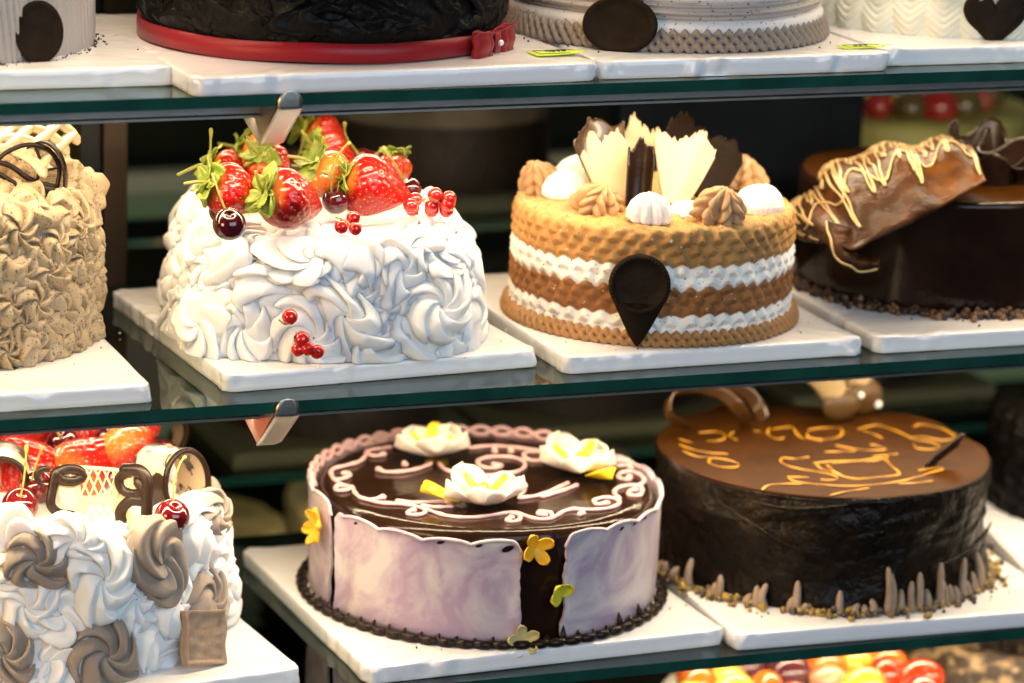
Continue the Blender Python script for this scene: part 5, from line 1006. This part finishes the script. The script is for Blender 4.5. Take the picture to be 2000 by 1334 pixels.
# stamped chocolate tile
tl = np.array((-0.2106,0.0405,-0.1759))
t = thing('chocolate_tile', 'square taupe chocolate tile leaning on the foot of the rosette cake', 'chocolate decoration', tuple(tl), None, (-14 * D2R, 9 * D2R, 18 * D2R))
n = 40; u = np.linspace(-1, 1, n); U, V_ = np.meshgrid(u, u, indexing='ij'); rim_ = (np.maximum(np.abs(U), np.abs(V_)) > .88); g = rng(2); xy = np.stack([U, V_, 0 * U], -1)
dpt = np.where(rim_, -.0022, -.0003 + .0004 * vn(xy, 9, 3, 3)); P = np.stack([U * .0165, dpt, V_ * .0185], -1); P[..., 0] += .0008 * np.sin(V_ * 5) * (np.abs(U) > .95); 
mb = MB(); mb.grid(P); edge = np.concatenate([P[:, 0], P[-1, 1:], P[::-1, -1][1:], P[0, ::-1][1:-1]]); back = edge * np.array([1, 0, 1]) + [0, .0045, 0]; mb.grid(np.stack([edge, back], 1), True); k = len(back); mb.add(np.vstack([back, back.mean(0)]), [(i, (i + 1) % k, k) for i in range(k)]); mb.obj('tile', M['taupe'], t)

# ------------------------------------------------------------------ lattice of the beige cake
bz = ZM + BT + .106
def latt(label, name, c, R, pw, mat_, ang0, ang1, nlong, nring, depth, rot, r_, group):
    t = thing(name, label, 'chocolate decoration', c, group, rot); mb = MB(); A = np.linspace(ang0, ang1, 60) * D2R
    for k in range(nring): y_ = depth * k / (nring - 1); add_tube(mb, np.stack([np.cos(A) * R, np.full(60, y_), np.sin(A) * R * pw], -1), r_, 8, .5)
    for k in range(nlong): a = (ang0 + (ang1 - ang0) * (k + .5) / nlong) * D2R; add_tube(mb, [(math.cos(a) * R, y_, math.sin(a) * R * pw) for y_ in np.linspace(0, depth, 6)], r_, 8, .5)
    mb.obj('lattice', M[mat_], t); return t
latt('white chocolate window lattice arching over the beige cake', 'chocolate_lattice', (-0.3231,0.1541,0.1250), .030, .80, 'whitechoc', 20, 175, 6, 4, .055, (.25, 0, -38 * D2R), .0052, 'lattices on the beige cake')
t = thing('chocolate_swirl', 'dark chocolate openwork hoop standing in front of the white lattice on the beige cake', 'chocolate decoration', (-0.3157,0.1370,0.1210), None, (-.12, 0, 6 * D2R)); mb = MB()
for pts, r_ in (([(.024, 0, .0), (.0265, 0, .014), (.020, 0, .026), (.006, 0, .031), (-.010, 0, .027), (-.022, 0, .018)], .0017), ([(.024, 0, .0), (.016, 0, -.010), (.012, 0, -.016)], .0018), ([(-.022, 0, .022), (-.008, 0, .017), (.004, 0, .008), (.016, 0, .003), (.024, 0, .001)], .0019), ([(-.022, 0, .016), (-.010, 0, .008), (0, 0, .001), (.008, 0, -.006)], .0018), ([(.010, 0, .030), (.013, 0, .018), (.010, 0, .006)], .0012), ([(.013, 0, .012), (.025, 0, .014)], .0009), ([(.004, 0, -.004), (.0035, 0, -.020)], .0018)):
    add_tube(mb, smooth_path(pts, 30), r_, 8, .6, (0, 1, 0))
add_tube(mb, smooth_path([(.004, 0, .004), (.010, 0, .0), (.016, 0, -.001), (.022, 0, -.002)], 16), .0046, 10, .4, (0, 1, 0)); mb.obj('openwork', M['choc'], t)
t = thing('chocolate_ring', 'dark chocolate hoop behind the white lattice on the beige cake', 'chocolate decoration', (-0.3041,0.1367,0.1220), None, (-.1, 0, -25 * D2R)); A = np.linspace(-70, 150, 40) * D2R
v = np.linspace(0, .010, 5); MB().grid(np.stack([np.cos(A)[:, None] * .0165 + 0 * v, v[None] + 0 * A[:, None], np.sin(A)[:, None] * .0255 + .006 + 0 * v], -1)).obj('band', M['choc'], t, solid=.0014)
rt, bmb = BEIGE_CAKE; g = rng(17); VAR = [flat_rosette(.0150, .0135, (4, 5, 4, 5, 6, 4)[v], (.9, 1.2, .7, 1.4, 1.0, .8)[v], v + 91, nu=110, nv=32, warp=.17, star=.20, deep=.60, pk=.74, lap=.45) for v in range(6)]
def stamp(mb, src, pos, nrm, roll, sc, col):
    R3 = np.array((Vector(nrm).normalized().to_track_quat('Z', 'Y') @ Quaternion((0, 0, 1), roll)).to_matrix()); V = (src.V[0] * np.asarray(sc)) @ R3.T + pos; V[:, 2] = np.maximum(V[:, 2], .0004); mb.add(V, src.F[0], 0, col)
for row in range(6):
    n_ = 34
    for k in range(n_):
        a = 2 * np.pi * (k + .5 * (row % 2)) / n_ + g.normal() * .02; o_ = np.array([math.cos(a), math.sin(a), .12]); z_ = .0105 + row * .0165 + g.normal() * .0012; rr_ = .1020 - .002 * (row > 4)
        c_ = np.array((.42, .315, .185)) * g.uniform(.9, 1.08); stamp(bmb, VAR[int(g.integers(6))], np.array([math.cos(a) * rr_, math.sin(a) * rr_, z_]), o_ + g.normal(size=3) * .15, g.uniform(0, 6.28), np.array([1.1, 1.0, .95]) * g.uniform(.92, 1.15), c_)
for k in range(60):
    a = g.uniform(0, 6.28); q_ = (.104, .090, .070)[k % 3]; stamp(bmb, VAR[int(g.integers(6))], np.array([math.cos(a) * (q_ - .006), math.sin(a) * (q_ - .006), .099 + .002 * (k % 3 == 1)]), np.array([math.cos(a) * .6, math.sin(a) * .6, 1]) + g.normal(size=3) * .2, g.uniform(0, 6.28), np.array([1.1, .95, 1.1]) * g.uniform(.9, 1.2), np.array((.44, .33, .19)) * g.uniform(.92, 1.08))
bmb.obj('ruffled_frosting', M['beige'], rt)

# ------------------------------------------------------------------ lowest level
TC = np.array((.318, .168, ZL + .0015))
t = thing('fruit_tart', 'white cream cake crowded with glazed fruit under the lower shelf', 'cake', TC)
V, F = box(-.13, .13, -.13, .13, -.0055, .0075); MB().add(V, F).obj('board', M['board'], t, False, bevel=.002)
P, N, A, s_ = cake_base(.122, .092, .025, 240, 50, 30); Q = P + N * (vn(P, 50, 5, 2) * .003 + .004 * np.abs(np.sin(A[:, None] * 14)) * np.clip(1 - np.abs(N[..., 2]), 0, 1))[..., None]; Q[..., 2] += .0075; mb = MB(); mb.grid(Q, True); close_top(mb, Q); mb.obj('cream_body', M['cream'], t)
FR = [((.62, .05, .01), 1), ((.70, .16, .02), 1), ((.75, .60, .10), .95), ((.30, .42, .06), .9), ((.62, .30, .16), 1), ((.12, .03, .04), .8), ((.80, .42, .05), 1)]
g = rng(31); pts = []
for k in range(400):
    a, q = g.uniform(0, 6.28), .102 * math.sqrt(g.random()); p_ = np.array([math.cos(a) * q, math.sin(a) * q, .104])
    if pts and min(np.linalg.norm(np.array(pts) - p_, axis=1)) < .0245: continue
    pts.append(p_); c_ = FR[int(g.choice(7, p=[.27, .22, .14, .1, .12, .06, .09]))]; r_ = g.uniform(.0135, .0180)
    lb = None; f = thing('glazed_fruit', 'glazed pieces of fruit crowded on the cream cake under the lower shelf', 'fruit', tuple(TC + p_), 'glazed fruit on the cream cake')
    P = sph((0, 0, 0), r_, 22, 14, 0, (g.uniform(.8, 1.25), g.uniform(.8, 1.25), g.uniform(.7, 1.0))); C = np.array(c_[0]) * (1 + .35 * vn(P, 120, k, 2))[..., None]; MB().grid(P, True, col=np.clip(C, 0, 1), flip=True).obj('flesh', M['tart'], f)
UC = np.array((.552, .250, ZL + .0015))
t = thing('coconut_cake', 'dark ring cake dusted with coconut under the lower shelf', 'cake', UC)
th = np.linspace(0, 2 * np.pi, 160, endpoint=False)[:, None]; ph = np.linspace(0, 2 * np.pi, 40, endpoint=False)[None]; rr_ = .042 * (1 + .10 * np.cos(th * 12)); P = np.stack([np.cos(th) * (.075 + rr_ * np.cos(ph)), np.sin(th) * (.075 + rr_ * np.cos(ph)), .055 + .050 * np.sin(ph) + 0 * th], -1)
P += vn(P, 120, 4, 2)[..., None] * .0015; MB().grid(P, True, True, flip=True).obj('ring_body', M['coconut'], t)
P, N, A, s_ = cake_base(.10, .03, .008, 60, 10, 10); mb = MB(); mb.grid(P, True); close_top(mb, P); mb.obj('plate', M['board'], t)

# ------------------------------------------------------------------ cakes of the rear bank, out of focus
def rear_cake(name, label, c, R, H, cols, seed, mat_='attr', n=200):
    t = thing(name, label, 'cake', c); P, N, A, s_ = cake_base(R, H, .012, n, 60, 20); d = vn(P, 60, seed, 3) * .002; Q = P + N * d[..., None]; z = P[..., 2] / H
    C = np.zeros((*z.shape, 3))
    for z0_, z1_, c_ in cols: C = np.where(((z >= z0_) & (z <= z1_ + 1e-6))[..., None], np.array(c_), C)
    C = C * (1 + .25 * vn(P, 70, seed + 1, 3))[..., None]; mb = MB(); mb.grid(Q, True, col=np.clip(C, 0, 1)); close_top(mb, Q, 0, np.clip(C[:, -1], 0, 1)); mb.obj('frosting', M[mat_], t)
    V, F = box(-R - .02, R + .02, -R - .02, R + .02, -BT, 0); MB().add(V, F).obj('board', M['rearboard'], t, False, bevel=.002); return t
rear_cake('rear_cake', 'blurred dark cake with a pale band behind the white strawberry cake', (.165, .66, ZM + BT), .105, .135, [(0, .42, (.020, .014, .008)), (.42, .62, (.14, .12, .08)), (.62, .76, (.03, .022, .012)), (.76, 1, (.22, .18, .12))], 1)
rear_cake('rear_cake', 'blurred yellow green cake behind the beige cake', (-.265, .66, ZM + BT), .10, .11, [(0, .4, (.03, .03, .01)), (.4, 1, (.22, .19, .04))], 2)
rear_cake('rear_cake', 'blurred dark cake behind the left half of the lilac cake', (.065, .64, ZB + BT), .10, .09, [(0, 1, (.020, .015, .010))], 3)
rear_cake('rear_cake', 'blurred black cake behind the right half of the lilac cake', (.32, .68, ZB + BT), .125, .10, [(0, 1, (.012, .010, .008))], 4)
rear_cake('rear_cake', 'blurred black cake behind the cones of the writing cake', (.60, .68, ZB + BT), .085, .10, [(0, 1, (.010, .009, .009))], 5)
rear_cake('rear_cake', 'blurred yellow cake under its crown of red fruit behind the drizzled wrap', (.600, .64, ZM + BT), .135, .055, [(0, .3, (.10, .10, .05)), (.3, 1, (.40, .36, .10))], 6)
rear_cake('rear_cake', 'blurred pale yellow cake low behind the left of the lilac cake', (-.03, .74, ZL + .012), .085, .085, [(0, .5, (.10, .09, .03)), (.5, 1, (.75, .68, .32))], 7)
rear_cake('rear_cake', 'blurred cream cake low behind the lilac cake', (.16, .78, ZL + .012), .085, .090, [(0, .4, (.16, .14, .06)), (.4, 1, (.80, .74, .42))], 8)
rear_cake('rear_cake', 'blurred pale cake low behind the rosette cake', (-.21, .74, ZL + .012), .08, .080, [(0, .4, (.05, .05, .02)), (.4, 1, (.35, .32, .14))], 9)
g = rng(77); k = 0
for a in np.linspace(0, 6.28, 22)[:-1]:
    for q in (.045, .095):
        c_ = [(.45, .03, .02), (.50, .10, .06), (.62, .46, .05), (.14, .10, .02)][int(g.integers(4)) if q > .05 else 2 * int(g.integers(2))]
        f = thing('rear_fruit', 'blurred pieces of fruit crowning the yellow cake of the rear bank', 'fruit', (.600 + math.cos(a) * q, .64 + math.sin(a) * q, ZM + BT + .062), 'fruit of the rear bank'); MB().grid(sph((0, 0, 0), g.uniform(.012, .019), 14, 9), True, col=c_, flip=True).obj('flesh', M['tart'], f)
SC = np.array((.585, .225, ZB + BT))
t = thing('crumbed_cake', 'dark crumb cake at the right edge beside the writing cake', 'cake', tuple(SC)); P, N, A, s_ = cake_base(.078, .085, .01, 300, 60, 20); Q = P + N * (vn(P, 260, 4, 3) * .0025)[..., None]; Q[..., 2] = np.maximum(Q[..., 2], .0003); mb = MB(); mb.grid(Q, True); close_top(mb, Q); mb.obj('crumb_coat', M['chocmatte'], t)

# crumbs and specks dropped on the boards
mb = MB(); g = rng(5)
for cx_, cy_, z_, R_, n_, cols in ((.306, .15, ZB, .140, 34, [(.36, .22, .03), (.10, .06, .02)]), (.0325, .151, ZB, .138, 12, [(.70, .55, .05), (.05, .03, .02)]), (.147, .128, ZM, .113, 16, [(.30, .15, .05), (.10, .05, .02)]), (.41, .168, ZM, .124, 20, [(.10, .05, .02), (.05, .03, .02)]), (-.368, .182, ZM, .122, 14, [(.30, .22, .12), (.08, .04, .02)]), (-.095, .154, ZM, .128, 8, [(.70, .60, .25)]), (-.1, .152, ZT, .133, 10, [(.03, .02, .015)]), (.155, .141, ZT, .120, 12, [(.10, .05, .03)])):
    for k in range(n_):
        a = g.uniform(-2.9, -.25); q_ = R_ + abs(g.normal()) * .008; x_, y_ = cx_ + math.cos(a) * q_, cy_ + math.sin(a) * q_
        if y_ < .026: continue
        r_ = g.uniform(.0004, .0011); mb.add(sph((0, 0, 0), r_, 6, 4, 0, g.uniform(.7, 1.4, 3)).reshape(-1, 3) + np.array([x_, y_, z_ + BT + .0003 + r_ * .6]), gridF(6, 4, True)[:, ::-1], 0, cols[int(g.integers(len(cols)))])
o = mb.obj('crumbs', M['crumb']); tag(o, 'small crumbs and specks scattered on the white boards around the cakes', 'crumbs', None, 'stuff')
